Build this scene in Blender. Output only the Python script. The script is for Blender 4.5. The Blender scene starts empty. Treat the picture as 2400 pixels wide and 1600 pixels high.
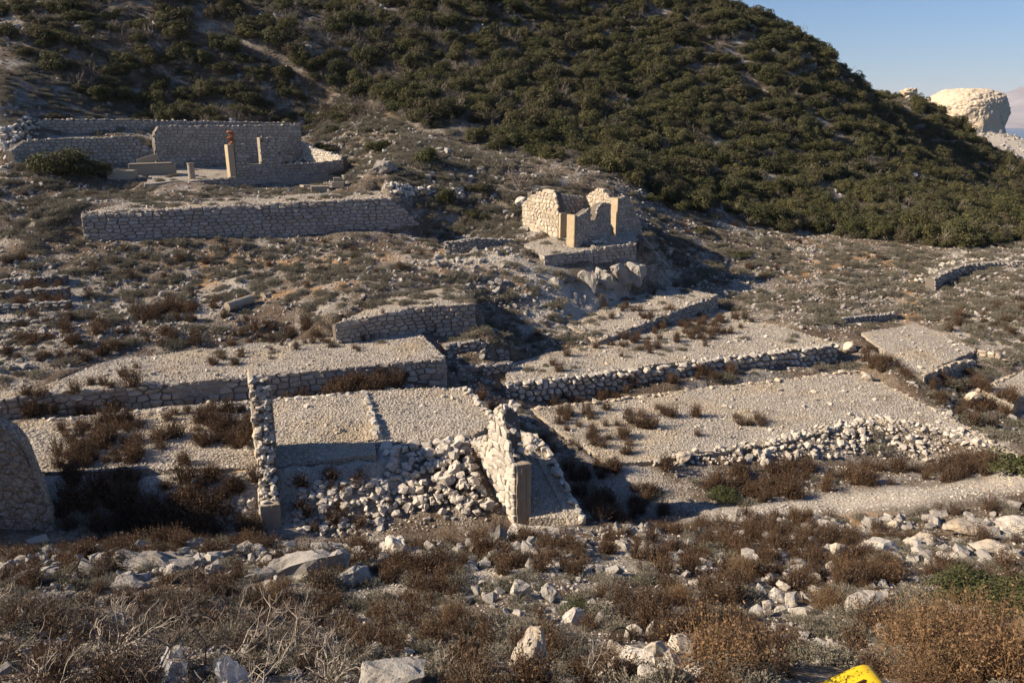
import bpy, bmesh, math, random
import numpy as np
from mathutils import Vector, Matrix, Euler
random.seed(7)
import os
DEBUG = bool(os.environ.get('SCENE_DEBUG'))
RNG = np.random.default_rng(11)
R = math.radians
S = bpy.context.scene
C = S.collection

# ------------------------------------------------------------------ camera
PITCH = R(16.4)
FPX = 1699.0                       # focal length in pixels of a 2352 x 1568 view
cam = bpy.data.cameras.new('camera')
cam.lens = 26.0; cam.sensor_width = 36.0; cam.clip_start = 0.1; cam.clip_end = 30000
camo = bpy.data.objects.new('camera', cam); C.objects.link(camo)
camo.location = (0, 0, 0); camo.rotation_euler = (math.pi/2 - PITCH, 0, 0)
S.camera = camo

# ------------------------------------------------------------------ light
SUN_EL = R(29.0)
SUN_AZ = R(-97.0)                  # bearing of the sun from +Y, clockwise
world = bpy.data.worlds.new('World'); S.world = world; world.use_nodes = True
wn = world.node_tree.nodes; wl = world.node_tree.links
sky = wn.new('ShaderNodeTexSky'); sky.sky_type = 'NISHITA'; sky.sun_disc = False
sky.sun_elevation = SUN_EL; sky.sun_rotation = SUN_AZ
sky.altitude = 30; sky.air_density = 1.1; sky.dust_density = 0.25; sky.ozone_density = 10.0
wn['Background'].inputs['Strength'].default_value = 0.059
wl.new(sky.outputs[0], wn['Background'].inputs[0])
sl = bpy.data.lights.new('sun', 'SUN'); sl.energy = 5.0; sl.angle = R(0.53); sl.color = (1.0, 0.83, 0.63)
so = bpy.data.objects.new('sun', sl); C.objects.link(so)
sdir = Vector((math.sin(SUN_AZ)*math.cos(SUN_EL), math.cos(SUN_AZ)*math.cos(SUN_EL), math.sin(SUN_EL)))
so.rotation_euler = (-sdir).to_track_quat('-Z', 'Y').to_euler()
S.view_settings.view_transform = 'Standard'; S.view_settings.look = 'None'
S.view_settings.exposure = 1.0; S.view_settings.gamma = 1.0
S.view_settings.use_curve_mapping = False
S.cycles.max_bounces = 5; S.cycles.diffuse_bounces = 3; S.cycles.transparent_max_bounces = 8

# ------------------------------------------------------------------ surveying helpers
cp, sp_ = math.cos(PITCH), math.sin(PITCH)
def ray(px, py):
    a = (px - 1176)/FPX; b = (py - 784)/FPX
    return Vector((a, cp - b*sp_, -(sp_ + b*cp)))
def at(px, py, Y):                 # the point on that sight line at distance Y
    d = ray(px, py); k = Y/d.y
    return Vector((d.x*k, Y, d.z*k))
def atz(px, py, Z):                # the point on that sight line at height Z
    d = ray(px, py); k = Z/d.z
    return Vector((d.x*k, d.y*k, Z))
def depth(x, y, z):
    return y*cp - z*sp_
def to_px(x, y, z):
    dz = depth(x, y, z); up = y*sp_ + z*cp
    return 1176 + FPX*x/dz, 784 - FPX*up/dz

# ------------------------------------------------------------------ noise
def _hash(ix, iy, s):
    h = (ix*374761393 + iy*668265263 + s*974711) & 0xFFFFFFFF
    h = ((h ^ (h >> 13))*1274126177) & 0xFFFFFFFF
    return ((h ^ (h >> 16)) & 0xFFFF)/65535.0
def vnoise(x, y, s=0):
    x = np.asarray(x, float); y = np.asarray(y, float)
    ix = np.floor(x).astype(np.int64); iy = np.floor(y).astype(np.int64)
    fx = x-ix; fy = y-iy; fx = fx*fx*(3-2*fx); fy = fy*fy*(3-2*fy)
    a = _hash(ix, iy, s); b = _hash(ix+1, iy, s); c = _hash(ix, iy+1, s); d = _hash(ix+1, iy+1, s)
    return (a*(1-fx)+b*fx)*(1-fy)+(c*(1-fx)+d*fx)*fy - 0.5
def fbm(x, y, s=0, o=4):
    r = 0; a = 1; f = 1
    for k in range(o):
        r = r + a*vnoise(np.asarray(x)*f, np.asarray(y)*f, s+k*17); a *= .5; f *= 2.03
    return r

# ------------------------------------------------------------------ polygons
def inside(poly, x, y):
    x = np.asarray(x, float); y = np.asarray(y, float); r = np.zeros(x.shape, bool)
    n = len(poly)
    for i in range(n):
        x1, y1 = poly[i][:2]; x2, y2 = poly[(i+1) % n][:2]
        if y1 == y2: continue
        c = ((y1 > y) != (y2 > y)) & (x < (x2-x1)*(y-y1)/(y2-y1)+x1)
        r ^= c
    return r
def edge_dist(poly, x, y, closed=True):
    x = np.asarray(x, float); y = np.asarray(y, float); d = np.full(x.shape, 1e9)
    n = len(poly)
    for i in range(n if closed else n-1):
        x1, y1 = poly[i][:2]; x2, y2 = poly[(i+1) % n][:2]
        dx, dy = x2-x1, y2-y1; L = dx*dx+dy*dy+1e-9
        t = np.clip(((x-x1)*dx+(y-y1)*dy)/L, 0, 1)
        d = np.minimum(d, np.hypot(x-x1-t*dx, y-y1-t*dy))
    return d

# ------------------------------------------------------------------ terrain
CP = []
def c_w(x, y, z): CP.append((x, y, z))
def c_z(px, py, Z): CP.append(tuple(atz(px, py, Z)))
def c_y(px, py, Y): CP.append(tuple(at(px, py, Y)))
for w in [(0,0,-1.75),(-4,-4,-.6),(5,-5,-.4),(-16,-8,1.0),(16,-8,-.2),(-40,-5,-1.5),(45,-10,-4),(-60,-20,2),(60,-20,-3),
          (-14,8,-6.2),(-22,14,-8.2),(14,8,-6.8),(24,14,-9.6),(40,14,-9.6),(-60,20,-5.5),(-40,20,-8.2),(-45,45,-5),(-60,60,-1),(-70,100,16),
          (-80,140,40),(-40,140,40),(0,150,38),(25,150,21),(42,150,7),(60,175,6),(50,145,5),(130,60,-14),(60,35,-12),(60,10,-9),(90,20,-14),(140,0,-20),
          (150,120,-20),(160,200,-40),(60,240,-30),(0,230,20),(-80,230,40),(-150,100,20),(-150,0,-6),(-150,200,40),(190,60,-40),(190,-20,-40),(190,250,-60),(110,250,-50)]:
    c_w(*w)
for px in (100, 600, 1176, 1750, 2250): c_y(px, 1568, 6.2)
for px in (100, 600, 1176, 1750, 2250): c_y(px, 1400, 11.0)
for px in (0, 300, 600, 900): c_y(px, 1256, 17.2)
c_y(1200, 1232, 17.8); c_y(1400, 1215, 18.3); c_y(1600, 1225, 18.6); c_y(1900, 1240, 18.4); c_y(2200, 1210, 18.6)
c_y(1700, 1310, 14.2); c_y(2200, 1310, 14.4)
c_z(1700, 1172, -12.2); c_z(2000, 1130, -11.9); c_z(2330, 1085, -11.3); c_z(1950, 1185, -11.85); c_z(2330, 1150, -11.0)
for a in ((300,1092,-10.5),(550,1100,-10.6),(760,1068,-10.5),(150,1092,-10.5),(300,1170,-11.2),(560,1170,-11.55),(760,1130,-11.35),(900,1075,-10.9),(1000,1110,-11.3),(1090,1090,-11.0),
          (760,1222,-12.0),(1000,1210,-12.0),(300,1225,-11.7),(550,1232,-11.85),(1170,1212,-12.1),(1250,1208,-12.05)): c_z(*a)
c_z(1480, 1065, -12.0); c_z(2000, 1050, -12.75); c_z(2230, 1055, -12.65); c_z(1750, 1082, -12.6); c_z(1700, 1130, -12.45); c_z(2150, 1090, -12.4)
c_z(1430, 1150, -12.7); c_z(1310, 1050, -12.5); c_z(1250, 965, -12.2); c_z(1160, 905, -11.6); c_z(1360, 1190, -12.3)
c_z(0, 935, -10.2); c_z(300, 920, -10.7); c_z(700, 895, -11.1); c_z(1030, 890, -11.0)
c_z(160, 832, -9.7); c_z(500, 790, -9.6); c_z(955, 760, -9.6); 
c_z(500, 700, -9.0); c_z(500, 640, -8.4); c_y(185,557,43.8); c_y(360,556,44.7); c_y(540,553,45.7); c_y(720,548,46.9); c_y(900,542,48.3); c_y(980,547,49.3)
c_z(300, 700, -9.0); c_z(300, 640, -8.3)
c_z(950, 640, -8.1); c_z(700, 660, -8.4); c_z(1050, 600, -7.8); c_z(1180, 585, -7.5)
c_y(1300, 690, 41.6); c_y(1480, 655, 44.6); c_y(1400, 672, 43.0)
c_z(1540, 650, -10.0); c_z(1200, 720, -10.0); c_z(1150, 765, -10.4); c_z(1080, 790, -10.3); c_z(1080, 850, -10.9)
c_z(1650, 700, -10.95); c_z(1750, 715, -10.9)
for px, yt, zt, yb in ((775,747,-8.8,764),(860,727,-8.6,760),(950,705,-8.42,756),(1088,697,-8.38,744),(1400,775,-10.8,785),(1500,733,-10.45,760),(1645,678,-10.08,706)):
    a_ = atz(px, yt, zt); c_y(px, yb, a_.y-.5)
c_y(1250,624,42.9); c_y(1350,616,44.1); c_y(1455,610,45.1); c_y(995,552,50.4); c_y(120,307,65.0); c_y(250,306,66.9); c_y(420,302,70.0); c_y(600,301,73.5)
for px, py, Y in ((1700,600,52.8),(1900,650,49),(2000,570,57.5),(1860,528,63.5),(2300,565,57.7),(2100,660,49.5),(2352,560,60),
                  (1500,480,58),(1600,520,58),(1200,430,56),(1450,435,58.5),(1550,600,49.5)): c_y(px, py, Y)
c_z(1950, 755, -11.3); c_z(2350, 700, -10.6); c_z(2200, 870, -12.1); c_z(2250, 940, -12.5); c_z(2350, 1000, -12.4); c_z(2000, 840, -12.2); c_z(1945, 852, -12.4); c_z(1500, 895, -11.8)
for px, py, Y in ((0,560,48),(140,640,39.6),(170,800,30.5),(100,880,27.4),(0,700,35.7),(0,450,51),(0,380,55),(0,300,60),(0,220,66),(0,100,77),(100,480,46),
                  (200,400,55.5),(300,450,53),(450,400,58),(600,390,61),(500,380,63.5),(795,432,63.2),(560,434,56.8),(100,330,61),(350,238,78),(700,262,82),
                  (900,330,63),(1000,430,54.5),(900,250,75),(1100,350,66),(1100,200,82),(1400,300,76),(1400,200,91),(1700,400,74),(1700,300,88),
                  (2000,450,74),(2000,350,92),(2000,280,122),(2100,236,136),(2345,432,142),(2352,480,98),(1690,62,111),(1900,138,121),(1300,80,104),
                  (1176,-100,116),(700,0,99),(700,-100,108),(700,120,86),(0,0,88),(0,-150,105),(350,120,82),
                  (2352,365,172),(2250,324,180),(2340,324,192)): c_y(px, py, Y)
# terraces: polygon of (x, y, z) from sight lines at the level each stands at
TERR = {}
def terrace(key, pts):
    P = [tuple(p) for p in pts]
    A = np.array(P); M = np.c_[np.ones(len(A)), A[:,:2]]
    co = np.linalg.lstsq(M, A[:,2], rcond=None)[0]
    TERR[key] = (P, co)
Z = atz
terrace('left_low', [Z(40,968,-10.4), Z(430,932,-10.4), Z(840,898,-10.4), Z(1075,890,-10.4), Z(1148,970,-10.4), Z(1085,1008,-10.4), Z(870,1018,-10.4), Z(868,1046,-10.4), Z(640,1068,-10.4), Z(500,1080,-10.4), Z(60,1088,-10.4)])
terrace('left_mid', [Z(-60,922,-9.7), Z(550,870,-9.7), Z(1022,825,-9.7), Z(960,762,-9.7), Z(560,785,-9.65), Z(250,825,-9.65), Z(100,880,-9.65)])
terrace('left_grey', [Z(770,745,-8.75), Z(950,705,-8.45), Z(1092,697,-8.4), Z(1060,655,-8.35), Z(900,680,-8.5)])
terrace('right_low', [Z(1215,938,-11.9), Z(1600,893,-11.9), Z(1975,850,-11.9), Z(2345,1042,-11.9), Z(2190,990,-11.9), Z(2010,968,-11.9), Z(1780,1020,-11.9), Z(1480,1062,-11.9), Z(1400,1066,-11.9), Z(1300,1000,-11.95)])
terrace('right_mid', [Z(1162,880,-11.0), Z(1560,835,-11.0), Z(1925,790,-11.0), Z(1655,708,-11.0), Z(1500,745,-11.0), Z(1372,788,-11.0), Z(1160,835,-11.0)])
terrace('right_top', [Z(1372,786,-10.85), Z(1650,676,-10.1), Z(1542,655,-10.0), Z(1450,680,-10.2), Z(1300,745,-10.6)])
terrace('main', [Z(188,489,-5.17), Z(540,474,-4.93), Z(900,455,-4.72), Z(870,440,-4.6), Z(500,452,-4.72), Z(290,468,-5.0)])
terrace('hut', [at(1250,594,43.4), at(1350,573,44.6), at(1462,556,45.7), at(1470,535,49), at(1280,535,48.5), at(1200,560,46)])
terrace('far_flat', [Z(1975,765,-11.3), Z(2105,742,-11.3), Z(2245,803,-11.3), Z(2122,860,-11.3), Z(2080,845,-11.3)])
terrace('far_low', [Z(2245,893,-12.0), Z(2360,850,-12.0), Z(2400,900,-12.0), Z(2330,925,-12.0)])
terrace('house', [at(535,408,57.0), at(560,408,57.6), at(795,404,63.2), at(690,378,69.5), at(355,382,62), at(330,432,53.5)])
terrace('room_side', [Z(1150,973,-10.4), Z(1245,1015,-10.6), Z(1290,1090,-11.1), Z(1345,1195,-11.7), Z(1215,1200,-11.9), Z(1200,1050,-10.8)])
BL = {'left_low': (7,8,9,10), 'left_mid': (3,4,5), 'left_grey': (3,4), 'right_low': (7,8,9), 'right_mid': (2,3,4,5), 'right_top': (1,2,3,4),
      'main': (2,3,4,5), 'hut': (2,3,4,5), 'far_flat': (0,1,4), 'house': (3,4,5)}
for k, es in BL.items():           # sides on which the ground meets the terrace without a wall
    P, co = TERR[k]; A2 = np.array(P); cx, cy = A2[:,0].mean(), A2[:,1].mean()
    for e in es:
        a, b = A2[e], A2[(e+1) % len(P)]; L = np.hypot(*(b-a)[:2]); nn_ = np.array([b[1]-a[1], a[0]-b[0]])/L
        m_ = (a+b)/2
        if np.dot(nn_, m_[:2]-np.array([cx, cy])) < 0: nn_ = -nn_
        for t_ in ((.3,.7) if L > 4 else (.5,)):
            q_ = a+(b-a)*t_; x_, y_ = q_[0]+nn_[0]*.4, q_[1]+nn_[1]*.4
            c_w(x_, y_, co[0]+co[1]*x_+co[2]*y_-.04)
for a in ((1500,1072,-12.05),(1600,1062,-12.35),(1780,1030,-12.3),(1900,1000,-12.3),(2010,985,-12.3),(2100,992,-12.3),(2190,1006,-12.25),(2280,1035,-12.25)): c_z(*a)
c_y(620,1242,19.2); c_y(540,1228,19.4); c_y(700,1230,19.5)
CPA = np.array(CP)
def rbf_fit(P, lam=0.02):
    n = len(P); d = np.hypot(P[:,None,0]-P[None,:,0], P[:,None,1]-P[None,:,1])
    K = np.where(d > 0, d*d*np.log(d+1e-9), 0) + lam*np.eye(n)
    Q = np.c_[np.ones(n), P[:,:2]]
    A = np.block([[K, Q], [Q.T, np.zeros((3,3))]])
    return np.linalg.solve(A, np.r_[P[:,2], 0, 0, 0])
SC = 0.02
CPS = CPA.copy(); CPS[:,:2] *= SC
RW = rbf_fit(CPS, 0.0001)
def rbf(x, y):
    x = np.asarray(x, float)*SC; y = np.asarray(y, float)*SC
    out = RW[-3] + RW[-2]*x + RW[-1]*y
    for i in range(len(CPS)):
        d2 = (x-CPS[i,0])**2 + (y-CPS[i,1])**2 + 1e-12
        out = out + RW[i]*d2*0.5*np.log(d2)
    return out
def steps(*seg):
    r = []
    for a, b, s in seg: r += list(np.arange(a, b-1e-6, s))
    return np.array(r+[seg[-1][1]])
GX = steps((-160,-45,4),(-45,-28,1),(-28,28,.28),(28,60,.8),(60,200,2.5))
GY = steps((-25,3,1.5),(3,46,.24),(46,75,.4),(75,125,1),(125,260,3))
XX, YY = np.meshgrid(GX, GY, indexing='ij')
HH = rbf(XX, YY)
def tz(key, x, y):
    co = TERR[key][1]
    return co[0] + co[1]*np.asarray(x) + co[2]*np.asarray(y)
# rocky relief, then dig the ground out below each terrace
far = np.clip((YY-60)/40, 0, 1)
amp = 0.16 + 0.5*far
HH = HH + amp*fbm(XX*.45, YY*.45, 3, 4)*1.1 + 0.22*np.abs(fbm(XX*1.1, YY*1.1, 9, 3))*(YY > 4)*np.where(YY > 19, 1, .7)-.03
BANK = dict(BL); BANK['right_low'] = (3,4,5,6,7,8,9); BANK['left_low'] = (6,7,8,9,10); BANK['left_grey'] = (3,); BANK['right_top'] = (2,3,4); BANK['hut'] = (4,); BANK['house'] = (4,); BANK['main'] = (3,4); BANK['left_mid'] = (4,5); BANK['right_mid'] = (3,4,5)
for k, es in BANK.items():
    P, co = TERR[k]
    for e in es:
        sg = [P[e], P[(e+1) % len(P)]]
        (ax_, ay_, _), (bx_, by_, _) = sg; L2 = (bx_-ax_)**2+(by_-ay_)**2
        tt_ = ((XX-ax_)*(bx_-ax_)+(YY-ay_)*(by_-ay_))/L2
        d_ = edge_dist(sg, XX, YY, False)
        HH = np.where((d_ < 2.2) & (tt_ > -.02) & (tt_ < 1.02) & ~inside(P, XX, YY), np.maximum(HH, tz(k, XX, YY)-.05-d_*(.5 if k in ('right_low','house','hut') else .8 if k == 'left_low' else .38)), HH)
for k, (P, co) in TERR.items():
    ins = inside(P, XX, YY); ed = edge_dist(P, XX, YY)
    t = tz(k, XX, YY)
    low = t - 0.10 - 0.8*np.clip(ed/0.5, 0, 1)
    HH = np.where(ins, np.minimum(HH, low), HH)
    HH = np.where(~ins & (ed < .25), np.minimum(HH, t - 0.03), HH)
def H(x, y):
    x = np.asarray(x, float); y = np.asarray(y, float)
    i = np.clip(np.searchsorted(GX, x)-1, 0, len(GX)-2); j = np.clip(np.searchsorted(GY, y)-1, 0, len(GY)-2)
    fx = np.clip((x-GX[i])/(GX[i+1]-GX[i]), 0, 1); fy = np.clip((y-GY[j])/(GY[j+1]-GY[j]), 0, 1)
    return (HH[i,j]*(1-fx)+HH[i+1,j]*fx)*(1-fy)+(HH[i,j+1]*(1-fx)+HH[i+1,j+1]*fx)*fy
def tnoise(x, y): return 0.15*fbm(np.asarray(x)*.42, np.asarray(y)*.42, 31, 4)
def surf(x, y):
    x = np.asarray(x, float); y = np.asarray(y, float)
    h = H(x, y)
    for k, (P, co) in TERR.items():
        m = inside(P, x, y)
        h = np.where(m, np.maximum(h, tz(k, x, y)+tnoise(x, y)), h)
    return h
TS = np.concatenate([np.arange(3, 80, .12), np.arange(80, 200, .5)])
def G(px, py):                     # where a sight line meets the ground
    d = ray(px, py); x = d.x*TS; y = d.y*TS; z = d.z*TS
    below = z < surf(x, y)
    k = int(np.argmax(below)) if below.any() else len(TS)-1
    return Vector((x[k], y[k], float(surf(x[k], y[k]))))

# ------------------------------------------------------------------ object helpers
def link(name, me, mat=None, parent=None):
    o = bpy.data.objects.new(name, me); C.objects.link(o)
    if mat is not None and me is not None and len(me.materials) == 0: me.materials.append(mat)
    if parent is not None: o.parent = parent
    return o
def tag(o, label=None, cat=None, group=None, kind=None):
    if label: o['label'] = label
    if cat: o['category'] = cat
    if group: o['group'] = group
    if kind: o['kind'] = kind
    return o
def thing(name, loc, label, cat, rz=0, group=None):
    o = bpy.data.objects.new(name, None); C.objects.link(o); o.location = loc; o.rotation_euler = (0,0,rz)
    o.empty_display_size = .2
    return tag(o, label, cat, group)
def mesh(name, v, f, smooth=False):
    m = bpy.data.meshes.new(name); m.from_pydata([tuple(p) for p in v], [], f); m.update()
    if smooth: m.polygons.foreach_set('use_smooth', [True]*len(m.polygons))
    return m

# ------------------------------------------------------------------ materials
def new_mat(name):
    m = bpy.data.materials.new(name); m.use_nodes = True
    nt = m.node_tree; b = nt.nodes['Principled BSDF']; b.inputs['Roughness'].default_value = .9
    b.inputs['Specular IOR Level'].default_value = .2
    return m, nt, b
def N(nt, t, **kw):
    n = nt.nodes.new(t)
    for k, v in kw.items(): setattr(n, k, v)
    return n
def ramp(nt, fac, stops):
    r = N(nt, 'ShaderNodeValToRGB'); e = r.color_ramp.elements
    while len(e) < len(stops): e.new(.5)
    for i, (p, c) in enumerate(stops): e[i].position = p; e[i].color = (*c, 1)
    nt.links.new(fac, r.inputs[0]); return r.outputs[0]
def mix(nt, fac, a, b, mode='MIX'):
    m = N(nt, 'ShaderNodeMix', data_type='RGBA', blend_type=mode)
    for s, v in ((0, fac), (6, a), (7, b)):
        if hasattr(v, 'is_linked'): nt.links.new(v, m.inputs[s])
        elif s == 0: m.inputs[0].default_value = v
        else: m.inputs[s].default_value = (*v, 1)
    return m.outputs[2]
def noise(nt, vec, scale, detail=5, rough=.6):
    n = N(nt, 'ShaderNodeTexNoise'); n.inputs['Scale'].default_value = scale
    n.inputs['Detail'].default_value = detail; n.inputs['Roughness'].default_value = rough
    nt.links.new(vec, n.inputs['Vector']); return n.outputs['Fac']
def bump(nt, b, h, strength=.5, dist=.02, prev=None):
    n = N(nt, 'ShaderNodeBump'); n.inputs['Strength'].default_value = strength; n.inputs['Distance'].default_value = dist
    nt.links.new(h, n.inputs['Height'])
    if prev: nt.links.new(prev, n.inputs['Normal'])
    nt.links.new(n.outputs[0], b.inputs['Normal']); return n.outputs[0]
def worldpos(nt): return N(nt, 'ShaderNodeNewGeometry').outputs['Position']
def rnd(nt):
    a = N(nt, 'ShaderNodeObjectInfo').outputs['Random']; g = N(nt, 'ShaderNodeNewGeometry').outputs['Random Per Island']
    m = N(nt, 'ShaderNodeMath', operation='ADD'); nt.links.new(a, m.inputs[0]); nt.links.new(g, m.inputs[1])
    f = N(nt, 'ShaderNodeMath', operation='FRACT'); nt.links.new(m.outputs[0], f.inputs[0]); return f.outputs[0]
def stone_mat(name, dark, light, warm, warm_amt=.5, scale=3.0, bs=.7):
    m, nt, b = new_mat(name); p = worldpos(nt); r = rnd(nt)
    c1 = ramp(nt, r, [(0, dark), (.55, [(a+c)/2 for a, c in zip(dark, light)]), (1, light)])
    n1 = noise(nt, p, scale, 8, .65)
    st = ramp(nt, n1, [(.42, (0,0,0)), (.68, (1,1,1))])
    mm = N(nt, 'ShaderNodeMath', operation='MULTIPLY'); nt.links.new(st, mm.inputs[0]); mm.inputs[1].default_value = warm_amt
    c2 = mix(nt, mm.outputs[0], c1, warm)
    n2 = noise(nt, p, scale*9, 6, .7)
    c3 = mix(nt, .55, c2, ramp(nt, n2, [(.3, (.62,.62,.62)), (.55, (1,1,1)), (1, (1.0,1.0,1.0))]), 'MULTIPLY')
    nt.links.new(c3, b.inputs['Base Color'])
    q = bump(nt, b, n1, bs, .12); bump(nt, b, n2, bs, .03, q)
    return m
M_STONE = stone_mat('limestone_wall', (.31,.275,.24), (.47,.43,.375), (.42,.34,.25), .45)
M_WARM = stone_mat('limestone_warm', (.40,.35,.285), (.55,.49,.40), (.55,.40,.22), .5)  # paler, warmer limestone tone
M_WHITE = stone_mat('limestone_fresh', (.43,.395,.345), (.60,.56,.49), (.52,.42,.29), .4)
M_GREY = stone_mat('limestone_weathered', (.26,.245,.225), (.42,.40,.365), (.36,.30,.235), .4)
M_GRAVEL = stone_mat('limestone_gravel', (.36,.325,.275), (.58,.53,.455), (.52,.40,.25), .45, .35)
M_CORE = stone_mat('rubble_core', (.13,.115,.10), (.20,.18,.155), (.17,.13,.09), .6, 5)
M_CONC = stone_mat('old_concrete', (.29,.26,.21), (.36,.325,.265), (.34,.24,.14), .6, 4, .5)
M_CONCW = stone_mat('ochre_render', (.42,.345,.235), (.48,.40,.285), (.46,.31,.15), .7, 3, .4)
M_BRICK = stone_mat('orange_brick', (.34,.14,.065), (.44,.21,.10), (.30,.11,.05), .5, 6)
def N_COL(nt, p):
    n = N(nt, 'ShaderNodeTexNoise'); n.inputs['Scale'].default_value = 2.6; n.inputs['Detail'].default_value = 5; nt.links.new(p, n.inputs['Vector']); return n.outputs['Color']
def plaster():
    m, nt, b = new_mat('rough_plaster'); p = worldpos(nt)
    v = N(nt, 'ShaderNodeTexVoronoi'); v.feature = 'SMOOTH_F1'; v.inputs['Scale'].default_value = 5.5
    n0 = noise(nt, p, 3, 5); mp = mix(nt, .25, p, n0, 'ADD'); nt.links.new(mp, v.inputs['Vector'])
    n1 = noise(nt, p, 1.2, 8, .7); n2 = noise(nt, p, 14, 8, .75)
    c = ramp(nt, n1, [(.3, (.38,.34,.29)), (.7, (.50,.455,.39))])
    c = mix(nt, .5, c, ramp(nt, n2, [(.35, (.55,.52,.5)), (.55, (1,1,1))]), 'MULTIPLY')
    ve = N(nt, 'ShaderNodeTexVoronoi'); ve.feature = 'DISTANCE_TO_EDGE'; ve.inputs['Scale'].default_value = 4.2; nt.links.new(mix(nt, .3, p, N_COL(nt, p), 'ADD'), ve.inputs['Vector'])
    c = mix(nt, .8, c, ramp(nt, ve.outputs['Distance'], [(.0, (.42,.38,.34)), (.09, (1,1,1))]), 'MULTIPLY')
    nt.links.new(c, b.inputs['Base Color'])
    q = bump(nt, b, ve.outputs['Distance'], 1.0, .25); q = bump(nt, b, v.outputs['Distance'], 1.0, .12, q); bump(nt, b, n2, .8, .05, q); return m
M_PLASTER = plaster()
def leaf_mat(name, cols, transl=.25, rough=.7):
    m, nt, b = new_mat(name); r = rnd(nt)
    oi = N(nt, 'ShaderNodeObjectInfo').outputs['Random']
    base = ramp(nt, oi, [(i/(len(cols)-1), c) for i, c in enumerate(cols)])
    gi = N(nt, 'ShaderNodeNewGeometry').outputs['Random Per Island']
    c = mix(nt, 1.0, base, ramp(nt, gi, [(0, (.55,.55,.55)), (1, (1.45,1.4,1.3))]), 'MULTIPLY')
    nt.links.new(c, b.inputs['Base Color']); b.inputs['Roughness'].default_value = rough
    if transl:
        t = N(nt, 'ShaderNodeBsdfTranslucent'); nt.links.new(c, t.inputs[0])
        ms = N(nt, 'ShaderNodeMixShader'); ms.inputs[0].default_value = transl
        nt.links.new(b.outputs[0], ms.inputs[1]); nt.links.new(t.outputs[0], ms.inputs[2])
        nt.links.new(ms.outputs[0], nt.nodes['Material Output'].inputs[0])
    return m
M_LEAF = leaf_mat('evergreen_leaves', [(.060,.066,.028),(.090,.090,.040),(.074,.078,.040),(.112,.104,.046),(.066,.070,.032),(.104,.092,.056),(.085,.088,.038)])
M_LEAFG = leaf_mat('bright_leaves', [(.066,.076,.034),(.085,.094,.040)])
M_BROWN = leaf_mat('dry_brown_stems', [(.092,.058,.036),(.125,.080,.050),(.078,.052,.036),(.110,.076,.052)], .15)
M_RUST = leaf_mat('rusty_seed_stems', [(.165,.103,.056),(.21,.135,.074),(.14,.09,.052)], .2)
M_GREYL = leaf_mat('grey_green_stems', [(.175,.165,.13),(.22,.205,.168),(.15,.145,.11),(.20,.18,.15)], .15)
M_TWIG = leaf_mat('bare_grey_twigs', [(.15,.13,.11),(.20,.175,.15),(.12,.105,.09)], 0)
M_TWIGL = leaf_mat('pale_near_twigs', [(.25,.22,.19),(.32,.285,.25),(.20,.175,.15)], 0)
M_BARK = leaf_mat('dark_bark', [(.07,.055,.045),(.11,.09,.075)], 0)

def ground_mat():
    m, nt, b = new_mat('stony_ground'); p = worldpos(nt)
    def attr(n):
        a = N(nt, 'ShaderNodeAttribute'); a.attribute_name = n; return a.outputs['Fac']
    n1 = noise(nt, p, .55, 6, .65); n2 = noise(nt, p, 4, 7, .7); n3 = noise(nt, p, 18, 6, .7)
    dirt = ramp(nt, n2, [(.3, (.062,.044,.029)), (.5, (.120,.088,.060)), (.7, (.20,.158,.115))])
    orange = ramp(nt, n2, [(.3, (.25,.135,.055)), (.7, (.40,.25,.12))])
    c = mix(nt, attr('soil'), dirt, orange)
    v = N(nt, 'ShaderNodeTexVoronoi'); v.inputs['Scale'].default_value = 6.5; nt.links.new(p, v.inputs['Vector'])
    stone = ramp(nt, v.outputs['Color'], [(0, (.20,.182,.16)), (1, (.45,.41,.355))])
    grv = N(nt, 'ShaderNodeTexVoronoi'); grv.inputs['Scale'].default_value = 13; nt.links.new(p, grv.inputs['Vector'])
    gcol = ramp(nt, grv.outputs['Color'], [(0, (.31,.28,.235)), (.5, (.43,.39,.33)), (1, (.55,.50,.43))])
    # scattered stones out of the dirt where the large noise is high
    a = N(nt, 'ShaderNodeMath', operation='ADD'); nt.links.new(n1, a.inputs[0]); nt.links.new(n3, a.inputs[1])
    sm = ramp(nt, a.outputs[0], [(.98/2+.02, (0,0,0)), (.60, (1,1,1))])
    a2 = N(nt, 'ShaderNodeMath', operation='MULTIPLY'); a2.inputs[1].default_value = .5; nt.links.new(a.outputs[0], a2.inputs[0])
    sm = ramp(nt, a2.outputs[0], [(.50, (0,0,0)), (.56, (1,1,1))])
    c = mix(nt, sm, c, stone)
    c = mix(nt, attr('pale'), c, gcol)
    rock = ramp(nt, n2, [(.3, (.40,.36,.30)), (.7, (.58,.52,.43))])
    c = mix(nt, attr('rock'), c, rock)
    nt.links.new(c, b.inputs['Base Color'])
    q = bump(nt, b, n2, .8, .15); q = bump(nt, b, grv.outputs['Distance'], .8, .05, q); bump(nt, b, n3, .6, .04, q)
    return m
M_GROUND = ground_mat()

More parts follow.
